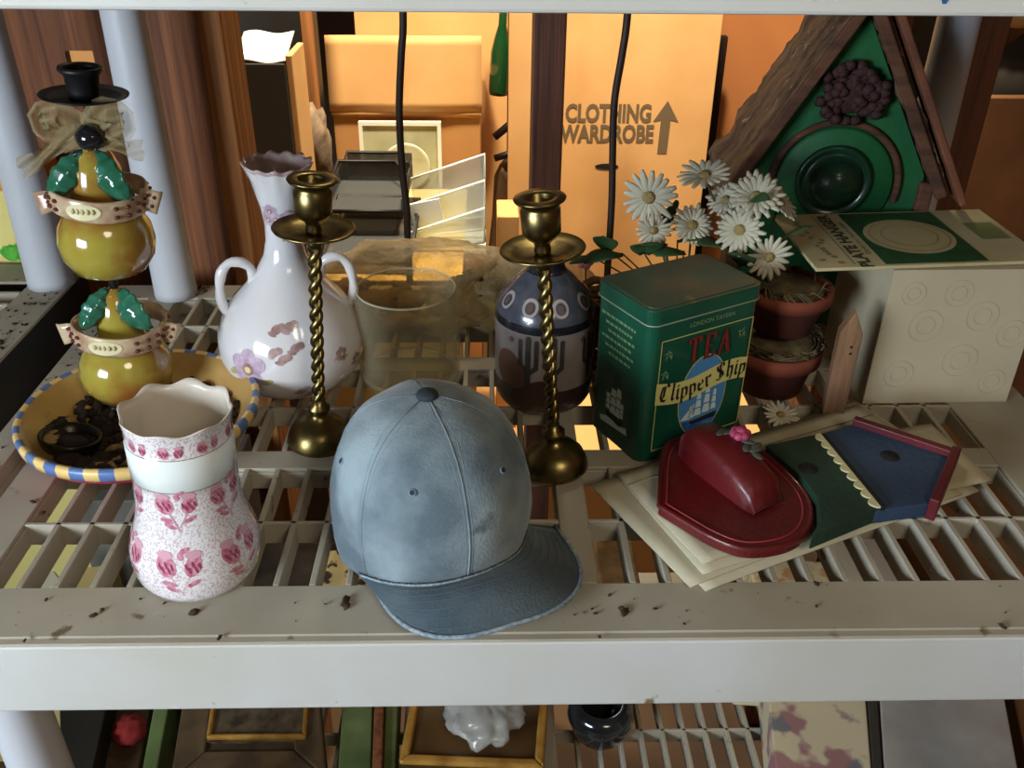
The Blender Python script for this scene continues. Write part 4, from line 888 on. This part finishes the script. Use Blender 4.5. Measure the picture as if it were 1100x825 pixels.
# ================================================================== BIRDHOUSE
def birdhouse():
    ang = -.16; o = Vector((.383, .985, .0005))
    t = thing('birdhouse', 'big rustic birdhouse with bark roof and dark green front panel', 'birdhouse', o, (0, 0, ang))
    gp = mat('green_front', (20, 96, 50), .6, rgb2=(12, 74, 40), ns=8, bump=.2, bs=80); gd = mat('deep_green', (12, 52, 34), .35, coat=.4)
    bark = mat('roof_bark', (112, 84, 58), .95, rgb2=(66, 46, 32), ns=22, bump=1.0, bs=45, stretch=(1, 3, 1), rgb3=(168, 150, 124), ns3=34, t3=.66); tw = mat('twig_wood', (92, 58, 38), .85, rgb2=(64, 40, 28), ns=24, stretch=(1, 1, 4), bump=.5)
    hw, ze, za = .098, .190, .366; D = .125
    m = MB(); m.M = RX(PI/2); m.prism([(-hw, 0), (hw, 0), (hw, ze), (0, za), (-hw, ze)], -D, -.004); m.build('house_body', tw, t)
    m = MB(); m.M = RX(PI/2); m.prism([(-hw+.004, .004), (hw-.004, .004), (hw-.004, ze), (0, za-.006), (-hw+.004, ze)], -.004, .002); m.build('front_panel', gp, t)
    for s in (-1, 1):
        m = MB(); m.box(s*hw-.008, s*hw+.008, -.010, .004, 0, ze-.006); m.build('corner_post', tw, t, bevel=.003)
    sl = math.atan2(za-ze, hw); Ls0 = math.hypot(hw, za-ze)
    for s in (-1, 1):
        Ls = Ls0+(.052 if s < 0 else .030)
        m = MB(); cs, sn = math.cos(sl), math.sin(sl)
        def fn(u, v_, top=True):
            x = Ls*u; y = -.022+(D+.040)*v_
            q = .006*noise.noise(Vector((x*40, y*16, s*3)))+.003*noise.noise(Vector((x*120, y*60, 2)))
            ex = .006*noise.noise(Vector((y*60, 5, s)))*(u > .97)
            px_, pz = (x+ex)*cs, za+.014-(x+ex)*sn
            return (s*(px_+(q+.004)*sn), y, pz+(q+.004)*cs)
        m.grid(lambda u, v_: fn(u, v_) if s > 0 else fn(u, 1-v_), 44, 30, thick=.012 if s < 0 else .012); m.build('bark_roof', bark, t)
        m = MB(); M = T(0, -.024, za+.006) @ (RY(sl) if s > 0 else RY(-sl)); m.box(0 if s > 0 else -Ls+.004, Ls-.004 if s > 0 else 0, -.003, .006, -.006, .006, M=M); m.build('barge_board', tw, t, bevel=.002)
        if s > 0:
            m = MB(); m.box(0, Ls+.012, -.008, .030, .013, .021, M=M); m.build('roof_board', mat('roof_board_wood', (112, 66, 42), .8, rgb2=(84, 48, 32), ns=24), t, bevel=.002)
    # arch ring, round door and dome knob
    cz = .176
    m = MB(); m.tube([(.068*math.cos(a), -.004, cz+.068*math.sin(a)) for a in [PI*1.15*k/50-.075*PI for k in range(51)]], .005, 10, flat=.8); m.build('arch_trim', tw, t)
    m = MB(); m.M = T(0, -.003, cz) @ RX(PI/2); m.lathe([(0, .004), (.060, .004), (.063, .001), (.063, -.001)], 48); m.build('round_door', gp, t)
    m = MB(); m.M = T(-.002, -.006, cz+.004) @ RX(PI/2); m.lathe([(.040, 0), (.041, .006), (.037, .009), (.034, .005), (.030, .005), (.026, .016), (.018, .024), (.008, .028), (0, .029)], 48); m.build('door_knob_dome', gd, t)
    m = MB(); rq = random.Random(4)
    for k in range(70):
        a = rq.random()*2*PI; r = .030*math.sqrt(rq.random()); x = r*math.cos(a)*1.15; z = .276+r*math.sin(a)
        if z < .260: x *= 1.2
        m.ell((x, -.010-.006*rq.random(), z), (.0062, .005, .005), 10, fn=lambda p: 1+.5*noise.noise(p*3))
    m.ell((0, -.008, .276), (.024, .008, .022), 20); m.build('pinecone_rosette', mat('dried_rosette', (58, 24, 22), .8, rgb2=(36, 16, 16), ns=180), t)
birdhouse()

# ================================================================== CORDS
cordm = mat('cord_brown', (46, 32, 24), .6)
for pts, lab in (([(433, 16), (431, 60), (429, 120), (432, 180), (437, 225), (438, 256)], 'dark hanging cord in front of the torn tan carton'), ([(674, 16), (668, 60), (660, 110), (658, 170), (657, 220), (652, 300)], 'dark hanging cord crossing the wardrobe carton lettering')):
    P = [V(x, y, 1.14) for x, y in pts]; P = [P[0]+Vector((0, 0, .11))]+P; P.append(Vector((P[-1].x, 1.14, -.06)))
    Q = []
    for i in range(len(P)-1):
        p0, p1, p2, p3 = P[max(0, i-1)], P[i], P[i+1], P[min(len(P)-1, i+2)]
        for k in range(6): u = k/6; Q.append(.5*((2*p1)+(p2-p0)*u+(2*p0-5*p1+4*p2-p3)*u*u+(3*p1-p0-3*p2+p3)*u**3))
    m = MB(); m.tube(Q, .0046, 10); tag(m.build('hanging_cord', cordm, loc=Q[-1]), lab, 'cord', 'dark cords hanging behind the shelf')

# ================================================================== BACKGROUND THINGS
def fbox(t, name, x0, x1, y0, y1, z0, z1, m_, bev=.002): 
    b = MB(); b.box(x0, x1, y0, y1, z0, z1); return b.build(name, m_, t, bevel=bev)
# wardrobe carton
t = thing('wardrobe_carton', 'tall tan moving carton printed with wardrobe lettering and an up arrow', 'carton', (.335, 2.3, -1.05))
fbox(t, 'carton_body', -.225, .222, 0, .45, 0, 1.42, cardboard)
m = MB()
v, f = text2d('CLOTHING\nWARDROBE', .060, .0022, 0, .70)
m.add([(x-.036, -.0015, y+.943) for x, y in v], f, 0)
ax, az = .106, .870
m.flat([(ax-.012, -.0015, az), (ax+.012, -.0015, az), (ax+.014, -.0015, az+.085), (ax+.034, -.0015, az+.080), (ax+.003, -.0015, az+.132), (ax-.030, -.0015, az+.080), (ax-.010, -.0015, az+.085)], 0)
m.build('printed_lettering', card_ink, t)
m = MB(); m.M = RX(PI/2); m.prism(ellipse(-.032, .836, .030, .0075, 20), .0, .002); m.build('hand_slot', dkh, t)
# torn tan carton left of centre
t = thing('tan_carton', 'large tan carton with open front flap and a picture propped against it', 'carton', (-.175, 2.0, -1.05))
fbox(t, 'carton_body', -.158, .158, 0, .4, 0, 1.06, cardboard_d)
m = MB(); m.grid(lambda u, v_: (-.162+.324*u, -.010+.012*v_+.002*math.sin(u*8), 1.050+.152*v_), 10, 8, thick=.004); m.build('raised_flap', cardboard, t)
m = MB(); m.grid(lambda u, v_: (-.160+.32*u, -.003-.0045*math.sin(PI*v_), 1.036+.018*v_), 8, 4, thick=.002); m.build('flap_fold', cardboard, t)
t = thing('tan_carton', 'tan carton standing behind and above the flapped carton', 'carton', (-.15, 2.42, -1.05)); fbox(t, 'carton_body', -.18, .20, 0, .3, 0, 1.5, cardboard)
# picture propped on the carton
t = thing('framed_picture', 'small white-framed picture of a round plate against the tan carton', 'picture', (-.187, 1.95, -.175), (-.06, 0, 0))
b = MB(); b.box(-.083, .083, 0, .008, 0, .158); b.build('picture_print', mat('pale_print', (190, 186, 150), .6, rgb2=(150, 150, 116), ns=9), t)
b = MB(); b.box(-.087, -.079, -.004, .01, 0, .162); b.box(.079, .087, -.004, .01, 0, .162); b.box(-.079, .079, -.004, .01, .154, .162); b.box(-.079, .079, -.004, .01, 0, .008); b.build('frame', mat('white_frame', (226, 222, 206), .5), t)
b = MB(); b.M = T(.010, -.001, .065) @ RX(PI/2); b.lathe([(0, .002), (.046, .002), (.052, .0035), (.053, .001)], 40); b.build('round_motif', mat('plate_photo', (206, 204, 180), .5, rgb2=(168, 164, 130), ns=16), t)
# tan board next to the stud
t = thing('tan_board', 'narrow upright tan board beside the dark stud', 'board', (.067, 2.02, -1.05)); fbox(t, 'plank', -.023, .045, 0, .02, 0, 1.45, cardboard)
# charcoal speaker-like crate with its lid reflection built as a bright white sheet
t = thing('charcoal_box', 'tall charcoal box with tan side and lid reflection built as a white sheet', 'box', (-.385, 1.62, -1.05))
fbox(t, 'box_front', -.047, .042, 0, .12, 0, 1.222, mat('charcoal', (58, 58, 54), .6)); fbox(t, 'side_panel', .0425, .054, .004, .12, 0, 1.235, cardboard)
m = MB(); m.grid(lambda u, v_: (-.045+.088*u, .002+.10*v_, 1.226+.030*v_+.003*math.sin(u*7)), 8, 6, thick=.002); m.build('lid_reflection', mat('lid_reflection_white', (244, 248, 236), .4), t)
t = thing('black_case', 'black case in deep shadow behind the charcoal box', 'case', (-.40, 1.90, -1.05)); fbox(t, 'case_body', -.10, .035, 0, .2, 0, 1.40, mat('black_case', (30, 28, 24), .6)); fbox(t, 'case_edge', .036, .052, .0, .05, 0, 1.45, wood_light)
p = V(334, 135, 1.80); t = thing('brown_paper', 'crumpled grey-brown paper between the charcoal box and tan carton', 'paper', (p.x, p.y, -1.05)); m = MB(); m.ell((0, 0, p.z+1.05-.04), (.036, .05, .075), 30, fn=lambda q: 1+.3*noise.noise(q*3)+.1*noise.noise(q*8)); m.ell((0, 0, .45), (.03, .04, .47), 16); m.build('crumpled_sheet', mat('brown_paper', (146, 122, 96), .9, rgb2=(104, 84, 66), ns=30, bump=.5), t)
# mesh letter trays
meshm = film('black_mesh', (52, 52, 50), .72); meshm.node_tree.nodes['Principled BSDF'].inputs['Roughness'].default_value = .7
def tray(loc, w_, d_, h_, rot, lab):
    t = thing('mesh_tray', lab, 'tray', loc, rot, 'black mesh letter trays behind the shelf'); b = MB(); b.box(-w_, w_, 0, d_, 0, .002); b.build('mesh_floor', meshm, t)
    b = MB(); b.box(-w_, w_, d_-.002, d_, 0, h_); b.box(-w_, -w_+.002, 0, d_, 0, h_*.7); b.box(w_-.002, w_, 0, d_, 0, h_*.7); b.build('mesh_wall', meshm, t)
    b = MB(); b.tube([(-w_, 0, .004), (-w_, d_*.3, h_*.7), (-w_, d_, h_), (w_*.6, d_, h_), (w_, d_*.7, h_*.7), (w_, 0, .004)], .0035, 8); b.tube([(-w_, 0, .004), (w_, 0, .004)], .0035, 8); b.build('wire_rim', black_m, t)
tray((-.215, 1.48, -.135), .078, .20, .045, (.05, 0, -.05), 'nearest black mesh letter tray, just above the crumpled bag')
tray((-.225, 1.60, -.085), .070, .16, .040, (.05, 0, -.02), 'middle black mesh letter tray between nearest and farthest trays')
tray((-.225, 1.74, -.105), .066, .12, .050, (.05, 0, -.03), 'farthest black mesh letter tray, against the tan carton')
t = thing('wooden_crate', 'yellowish box under the mesh trays behind the bag', 'box', (-.20, 1.45, -1.05)); fbox(t, 'crate_body', -.115, .155, 0, .48, 0, .90, mat('yellow_board', (226, 200, 130), .8, rgb2=(212, 182, 112), ns=7))
# clear acrylic file rack
acr = film('clear_acrylic', (222, 232, 226), .40); ace = mat('acrylic_edge', (232, 240, 232), .2)
t = thing('acrylic_rack', 'clear acrylic letter rack with tilted white-edged dividers', 'rack', (-.085, 1.60, -.150))
for k in range(3):
    b = MB(); y = -.02+.065*k; lo, hi = .0, .034+.030*k
    b.grid(lambda u, v_: (-.062+.14*u, y, lo+.018*u+(hi)*v_+.03*u*v_), 2, 2, thick=.003, smooth=False); b.build('divider', acr, t)
    b = MB(); b.tube([(-.062, y, lo+hi), (.078, y, lo+.018+hi+.03), (.078, y, lo+.018)], .0028, 6); b.tube([(-.062, y, lo+.002), (.078, y, lo+.018)], .0028, 6); b.build('divider_edge', ace, t)
b = MB(); b.box(-.064, .08, -.024, .115, -.006, 0); b.build('base_plate', acr, t)
b = MB(); b.box(-.045, .012, .02, .024, .022, .085, M=RY(-.2)); b.build('white_card', mat('bright_card', (240, 240, 226), .6), t)
# clutter between carton and board
t = thing('green_bottle', 'dark green glass bottle behind the tan carton', 'bottle', (.025, 2.3, -.035), (0, .06, 0)); m = MB(); m.lathe([(0, 0), (.022, 0), (.024, .01), (.024, .10), (.018, .13), (.010, .16), (.009, .24), (.0, .24)], 24); m.build('bottle_glass', mat('green_glass', (16, 60, 30), .15, coat=.5), t)
t = thing('wooden_easel', 'pale triangular wooden frame leaning behind the clutter', 'frame', (.085, 2.85, -1.05), (0, -.03, 0)); m = MB()
m.box(-.012, .012, 0, .02, 0, 1.5, M=RY(-.09)); m.box(-.012, .012, 0, .02, 0, 1.5, M=T(.14, 0, 0) @ RY(-.0)); m.box(-.10, .13, 0, .02, 1.25, 1.275, M=RY(.4) @ T(-.45, 0, .0)); m.build('frame_bars', wood_light, t)
t = thing('grey_sack', 'lumpy pale grey cloth bundle between carton and tan board', 'cloth', (.050, 2.14, -1.05)); m = MB(); m.ell((0, 0, .45), (.055, .07, .46), 30, fn=lambda p: 1+.18*noise.noise(p*3)); m.build('bundle', mat('grey_cloth', (150, 136, 112), .9, rgb2=(120, 104, 84), ns=18), t)
t = thing('hand_tool', 'dark handled tool poking out above the grey cloth bundle', 'tool', (.045, 2.12, -.14)); m = MB(); m.tube([(-.03, 0, .0), (.0, 0, .01), (.045, 0, .014)], .008, 10); m.tube([(-.03, 0, .05), (.0, 0, .075), (.02, 0, .09)], .009, 10); m.build('handle', black, t)
t = thing('small_carton', 'small tan carton beside the board, just above the bag', 'carton', (.040, 1.72, -.629)); fbox(t, 'carton_body', -.023, .020, 0, .1, 0, .494, cardboard)
# right gap
t = thing('orange_carton', 'orange-tan carton in the gap left of the birdhouse roof', 'carton', (.78, 2.9, -1.05)); fbox(t, 'carton_body', -.13, .22, 0, .3, 0, 1.6, mat('orange_card', (206, 130, 74), .8))
t = thing('gap_shade_panel', 'dark panel added for the shade in the gap between carton and birdhouse', 'board', (.66, 2.72, -1.05)); fbox(t, 'panel_board', -.08, .02, 0, .03, 0, 1.08, mat('gap_shade_brown', (40, 26, 18), .8))  # added panel, its dark brown stands in for the shaded gap
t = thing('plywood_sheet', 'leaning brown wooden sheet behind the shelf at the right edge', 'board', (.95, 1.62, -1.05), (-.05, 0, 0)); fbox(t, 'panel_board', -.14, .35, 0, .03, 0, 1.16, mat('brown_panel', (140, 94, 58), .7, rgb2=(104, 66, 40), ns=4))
t = thing('dark_shape', 'dark rounded bundle above the brown panel at the right', 'bundle', (1.05, 1.80, .10)); m = MB(); m.ell((0, 0, .0), (.14, .08, .10), 24, fn=lambda p: 1+.2*noise.noise(p*2)); m.build('bundle', mat('dark_bundle', (40, 34, 26), .9), t)  # rounded lump in one dark brown
t = thing('beige_bundle', 'beige cloth bundle at the top right corner', 'bundle', (.98, 1.78, .250)); m = MB(); m.ell((0, 0, 0), (.10, .07, .035), 24, fn=lambda p: 1+.2*noise.noise(p*3)); m.build('bundle', mat('beige_cloth', (186, 158, 112), .9), t)
# left gap
t = thing('tan_carton', 'tan carton added to brighten the small gap in the boards at left', 'carton', (-.82, 1.9, -1.05)); fbox(t, 'carton_body', -.22, .26, 0, .3, 0, 1.42, cardboard)  # carton put behind the boards so their gap shows bright
t = thing('yellow_box', 'pale yellow box with orange top edge behind the left post', 'box', (-.90, 1.185, -1.05)); fbox(t, 'box_body', -.25, .295, 0, .10, 0, 1.147, mat('pale_yellow', (230, 212, 132), .8)); fbox(t, 'orange_edge', -.25, .295, -.001, .10, 1.148, 1.172, mat('orange_strip', (238, 146, 58), .8))
p = V(19, 278, 1.165); t = thing('plastic_lettuce', 'bright green leafy sprig beside the left shelf post', 'sprig', p); m = MB(); rq = random.Random(6)
for k in range(16):
    a = rq.random()*6.3; leafq(m, Vector((0, 0, 0)), (math.cos(a)*.8, -abs(math.sin(a))*.2, .2+rq.random()), (0, 1, .3), .018, .008)
m.build('leaves', mat('bright_green_leaf', (96, 186, 70), .5), t)
t = thing('orange_carton', 'orange carton low behind the adjoining shelf, seen through the gap', 'carton', (-.62, 1.33, -1.05)); fbox(t, 'carton_body', -.12, .14, 0, .2, 0, .80, mat('orange_card2', (222, 138, 70), .8))

# ================================================================== LOWER SHELF THINGS
LZ = -GAP
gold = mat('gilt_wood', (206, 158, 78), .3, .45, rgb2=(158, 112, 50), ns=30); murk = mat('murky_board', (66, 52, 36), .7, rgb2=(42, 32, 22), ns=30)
def picture(lab, ca, cb, cc, cd, z, fm, wd, inner, base_z=LZ):
    C = [G(*p, z) for p in (ca, cb, cc, cd)]; c = sum(C, Vector())/4
    t = thing('picture_frame', lab, 'picture frame', (c.x, c.y, base_z+.001))
    q = [(p.x-c.x, p.y-c.y) for p in C]; h = z-base_z
    m = MB(); m.prism(q, 0, h-.006); m.build('backing', inner, t)
    for i in range(4):
        a, b_ = Vector(q[i]), Vector(q[(i+1) % 4]); ia, ib = a*(1-wd), b_*(1-wd); m = MB(); m.prism([a, b_, ib, ia], h-.0125, h); m.build('frame_bar', fm, t, bevel=.003)
    return t
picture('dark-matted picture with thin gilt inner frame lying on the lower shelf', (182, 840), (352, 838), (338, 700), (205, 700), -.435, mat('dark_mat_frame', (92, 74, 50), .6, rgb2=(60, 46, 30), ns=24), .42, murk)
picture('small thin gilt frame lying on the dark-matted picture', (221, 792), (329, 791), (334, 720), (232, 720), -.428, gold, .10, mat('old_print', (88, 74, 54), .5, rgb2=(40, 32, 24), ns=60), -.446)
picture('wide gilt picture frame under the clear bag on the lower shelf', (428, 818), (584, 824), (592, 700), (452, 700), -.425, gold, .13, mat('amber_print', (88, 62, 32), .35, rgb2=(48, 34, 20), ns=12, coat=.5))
p = G(520, 775, -.40); t = thing('plastic_bag', 'crumpled clear plastic bag lying on the wide gilt frame', 'bag', (p.x, p.y+.02, -.418)); m = MB(); m.ell((0, 0, .012), (.045, .05, .018), 40, fn=lambda q: 1+.35*noise.noise(q*2.5)+.1*noise.noise(q*7)); m.build('film', film('grey_film', (190, 190, 186), .5), t)
def slab(name, lab, cat, pix, z, m_, base=LZ, bev=.002):
    C = [G(*q, z) for q in pix]; c = sum(C, Vector())/len(C); t = thing(name, lab, cat, (c.x, c.y, base+.001)); m = MB(); m.prism([(q.x-c.x, q.y-c.y) for q in C], 0, z-base-.001); m.build('body', m_, t, bevel=bev); return t
gpn = mat('green_frame_paint', (92, 110, 66), .5, rgb2=(68, 84, 48), ns=18)
slab('green_board', 'narrow faded green board beside the dark-matted picture, left of it', 'board', [(150, 840), (166, 840), (192, 700), (176, 700)], -.43, gpn)
slab('green_board', 'broad green board between dark-matted picture and brown strip', 'board', [(362, 840), (398, 840), (402, 700), (372, 700)], -.44, gpn)
slab('brown_strip', 'thin brown wooden strip lying between two green boards', 'strip', [(399, 840), (410, 840), (414, 700), (404, 700)], -.43, wood_stud)
slab('green_board', 'narrow green board immediately left of the wide gilt frame', 'board', [(411, 840), (424, 840), (430, 700), (416, 700)], -.44, gpn)
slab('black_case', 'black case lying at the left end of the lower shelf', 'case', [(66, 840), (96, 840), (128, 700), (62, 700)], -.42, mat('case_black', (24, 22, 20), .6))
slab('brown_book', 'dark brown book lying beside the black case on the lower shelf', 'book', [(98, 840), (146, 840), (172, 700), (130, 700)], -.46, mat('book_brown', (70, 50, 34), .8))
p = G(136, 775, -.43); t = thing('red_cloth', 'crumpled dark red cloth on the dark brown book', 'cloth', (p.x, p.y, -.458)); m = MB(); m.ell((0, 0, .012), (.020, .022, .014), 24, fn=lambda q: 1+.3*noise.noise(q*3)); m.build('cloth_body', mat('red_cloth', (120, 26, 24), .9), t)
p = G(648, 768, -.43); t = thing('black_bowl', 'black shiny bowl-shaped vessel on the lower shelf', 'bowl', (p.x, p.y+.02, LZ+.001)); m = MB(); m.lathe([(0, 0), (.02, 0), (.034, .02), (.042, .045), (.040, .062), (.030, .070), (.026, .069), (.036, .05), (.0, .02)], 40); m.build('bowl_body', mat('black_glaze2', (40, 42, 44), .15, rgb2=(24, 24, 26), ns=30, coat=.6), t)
t = slab('floral_box', 'box covered in pink and grey floral paper on the lower shelf', 'box', [(836, 850), (938, 850), (926, 700), (820, 700)], -.43, mat('floral_paper', (196, 184, 156), .7, rgb2=(150, 110, 112), ns=22, lo=.48, hi=.54, detail=2, rgb3=(110, 110, 116), ns3=18, t3=.56))
slab('dark_book', 'dark spine of a book between floral box and grey cloth box', 'book', [(939, 850), (950, 850), (940, 700), (928, 700)], -.43, mat('spine_dark', (52, 46, 40), .8))
slab('grey_box', 'grey cloth-covered box at the right of the lower shelf', 'box', [(952, 850), (1098, 850), (1070, 700), (942, 700)], -.43, mat('grey_cloth_box', (160, 156, 150), .9, rgb2=(146, 138, 132), ns=14))
slab('brown_box', 'brown box at the right end of the lower shelf', 'box', [(1110, 850), (1150, 850), (1130, 700), (1078, 700)], -.45, mat('brown_box', (120, 86, 52), .8))
# things glimpsed through the slots, on and behind the lower shelf
def lowbox(name, lab, cat, px, py, w_, d_, z, m_, rot=0, base=LZ):
    p = G(px, py, z); t = thing(name, lab, cat, (p.x, p.y, base+.001), (0, 0, rot)); fbox(t, 'body', -w_/2, w_/2, -d_/2, d_/2, 0, z-base-.001, m_); return t
ylw = mat('yellow_card', (214, 190, 126), .7, rgb2=(198, 170, 104), ns=12); whc = mat('white_label_card', (214, 206, 180), .7)
lowbox('yellow_card_box', 'yellow card box under the slots in front of the pink vase', 'box', 100, 622, .05, .05, -.30, ylw, .2)
lowbox('white_card_box', 'small white card box under the left front slots', 'box', 50, 625, .03, .03, -.31, whc, .7)
lowbox('yellow_card_box', 'yellow card box under the slots left of the cap brim', 'box', 372, 612, .07, .08, -.30, mat('stained_card', (200, 178, 122), .8, rgb3=(60, 46, 30), ns3=60, t3=.55), .1)
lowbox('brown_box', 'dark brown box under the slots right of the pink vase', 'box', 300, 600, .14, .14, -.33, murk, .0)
lowbox('floral_box', 'small floral patterned box under the envelope stack slots', 'box', 850, 618, .10, .06, -.29, mat('small_floral', (212, 200, 160), .7, rgb2=(196, 150, 104), ns=40, lo=.5, hi=.58, rgb3=(58, 56, 60), ns3=24, t3=.60), -.1)
lowbox('white_card_box', 'white card box under the slots below the right envelopes', 'box', 935, 605, .085, .12, -.29, whc, -.12)
lowbox('brown_tray', 'brown wooden tray under the far right slots', 'tray', 1030, 600, .17, .14, -.32, mat('tray_wood', (110, 72, 36), .7, rgb2=(72, 46, 26), ns=10), .05)
lowbox('wicker_box', 'tan woven box under the first slot right of the centre rib', 'box', 662, 600, .05, .12, -.30, mat('wicker_tan', (146, 112, 66), .8, rgb2=(120, 88, 50), ns=60), 0)
lowbox('grey_box', 'large dull grey storage box under the left slots beneath the checked bowl', 'box', 178, 500, .20, .16, -.26, mat('dull_grey_box', (112, 108, 100), .8, rgb2=(88, 84, 76), ns=8), 0)
t = thing('tan_carton', 'low wide tan carton on the floor behind the shelving', 'carton', (.18, 1.62, -1.05)); fbox(t, 'carton_body', -.21, .45, 0, .34, 0, .42, cardboard)

# ================================================================== CRUMBS
m = MB(); rc = random.Random(12)
for (px, py, s) in ((36, 540, 3), (46, 552, 3), (50, 645, 2), (110, 656, 2), (101, 662, 3.4), (177, 649, 1.6), (209, 659, 4), (225, 642, 1.4), (236, 686, 3), (27, 689, 2), (371, 647, 5.5), (372, 652, 4), (350, 650, 1.4), (671, 659, 5), (668, 655, 3), (704, 655, 2), (877, 628, 2.6), (877, 652, 1.8), (735, 671, 1.4), (1077, 674, 3.4), (1080, 659, 1.2), (640, 660, 2), (636, 655, 1.6), (644, 685, 1.5), (655, 640, 2), (1000, 613, 2), (790, 458, 2), (822, 466, 3)):
    g = G(px, py); lump(m, (g.x, g.y, .0012), s*.0010, int(px*7+py), 0)
for i in range(120):
    x = rc.uniform(-.47, .50); y = rc.choice([rc.uniform(.49, .535), rc.uniform(.695, .72), rc.uniform(.88, .905), rc.uniform(1.06, 1.095)])
    lump(m, (x, y, .0006), .0004+.0009*rc.random()**3, 900+i, 0)
for i in range(90): lump(m, (rc.uniform(-.472, -.449), rc.uniform(.6, 1.08), .0008), .0006+.0016*rc.random()**2, 1300+i, 0)
for i in range(60): lump(m, (rc.uniform(-.42, -.36)+0, rc.uniform(1.06, 1.095), .001), .001+.003*rc.random()**2, 1500+i, 0)
for i in range(170): lump(m, (rc.uniform(-.594, -.545), rc.uniform(.68, 1.15), .001), .0008+.0032*rc.random()**2, 1700+i, 0)
tag(m.build('debris', mat('debris_brown', (58, 40, 26), .95)), 'scattered dark crumbs and droppings on the grey shelf surfaces', 'debris', kind='stuff')
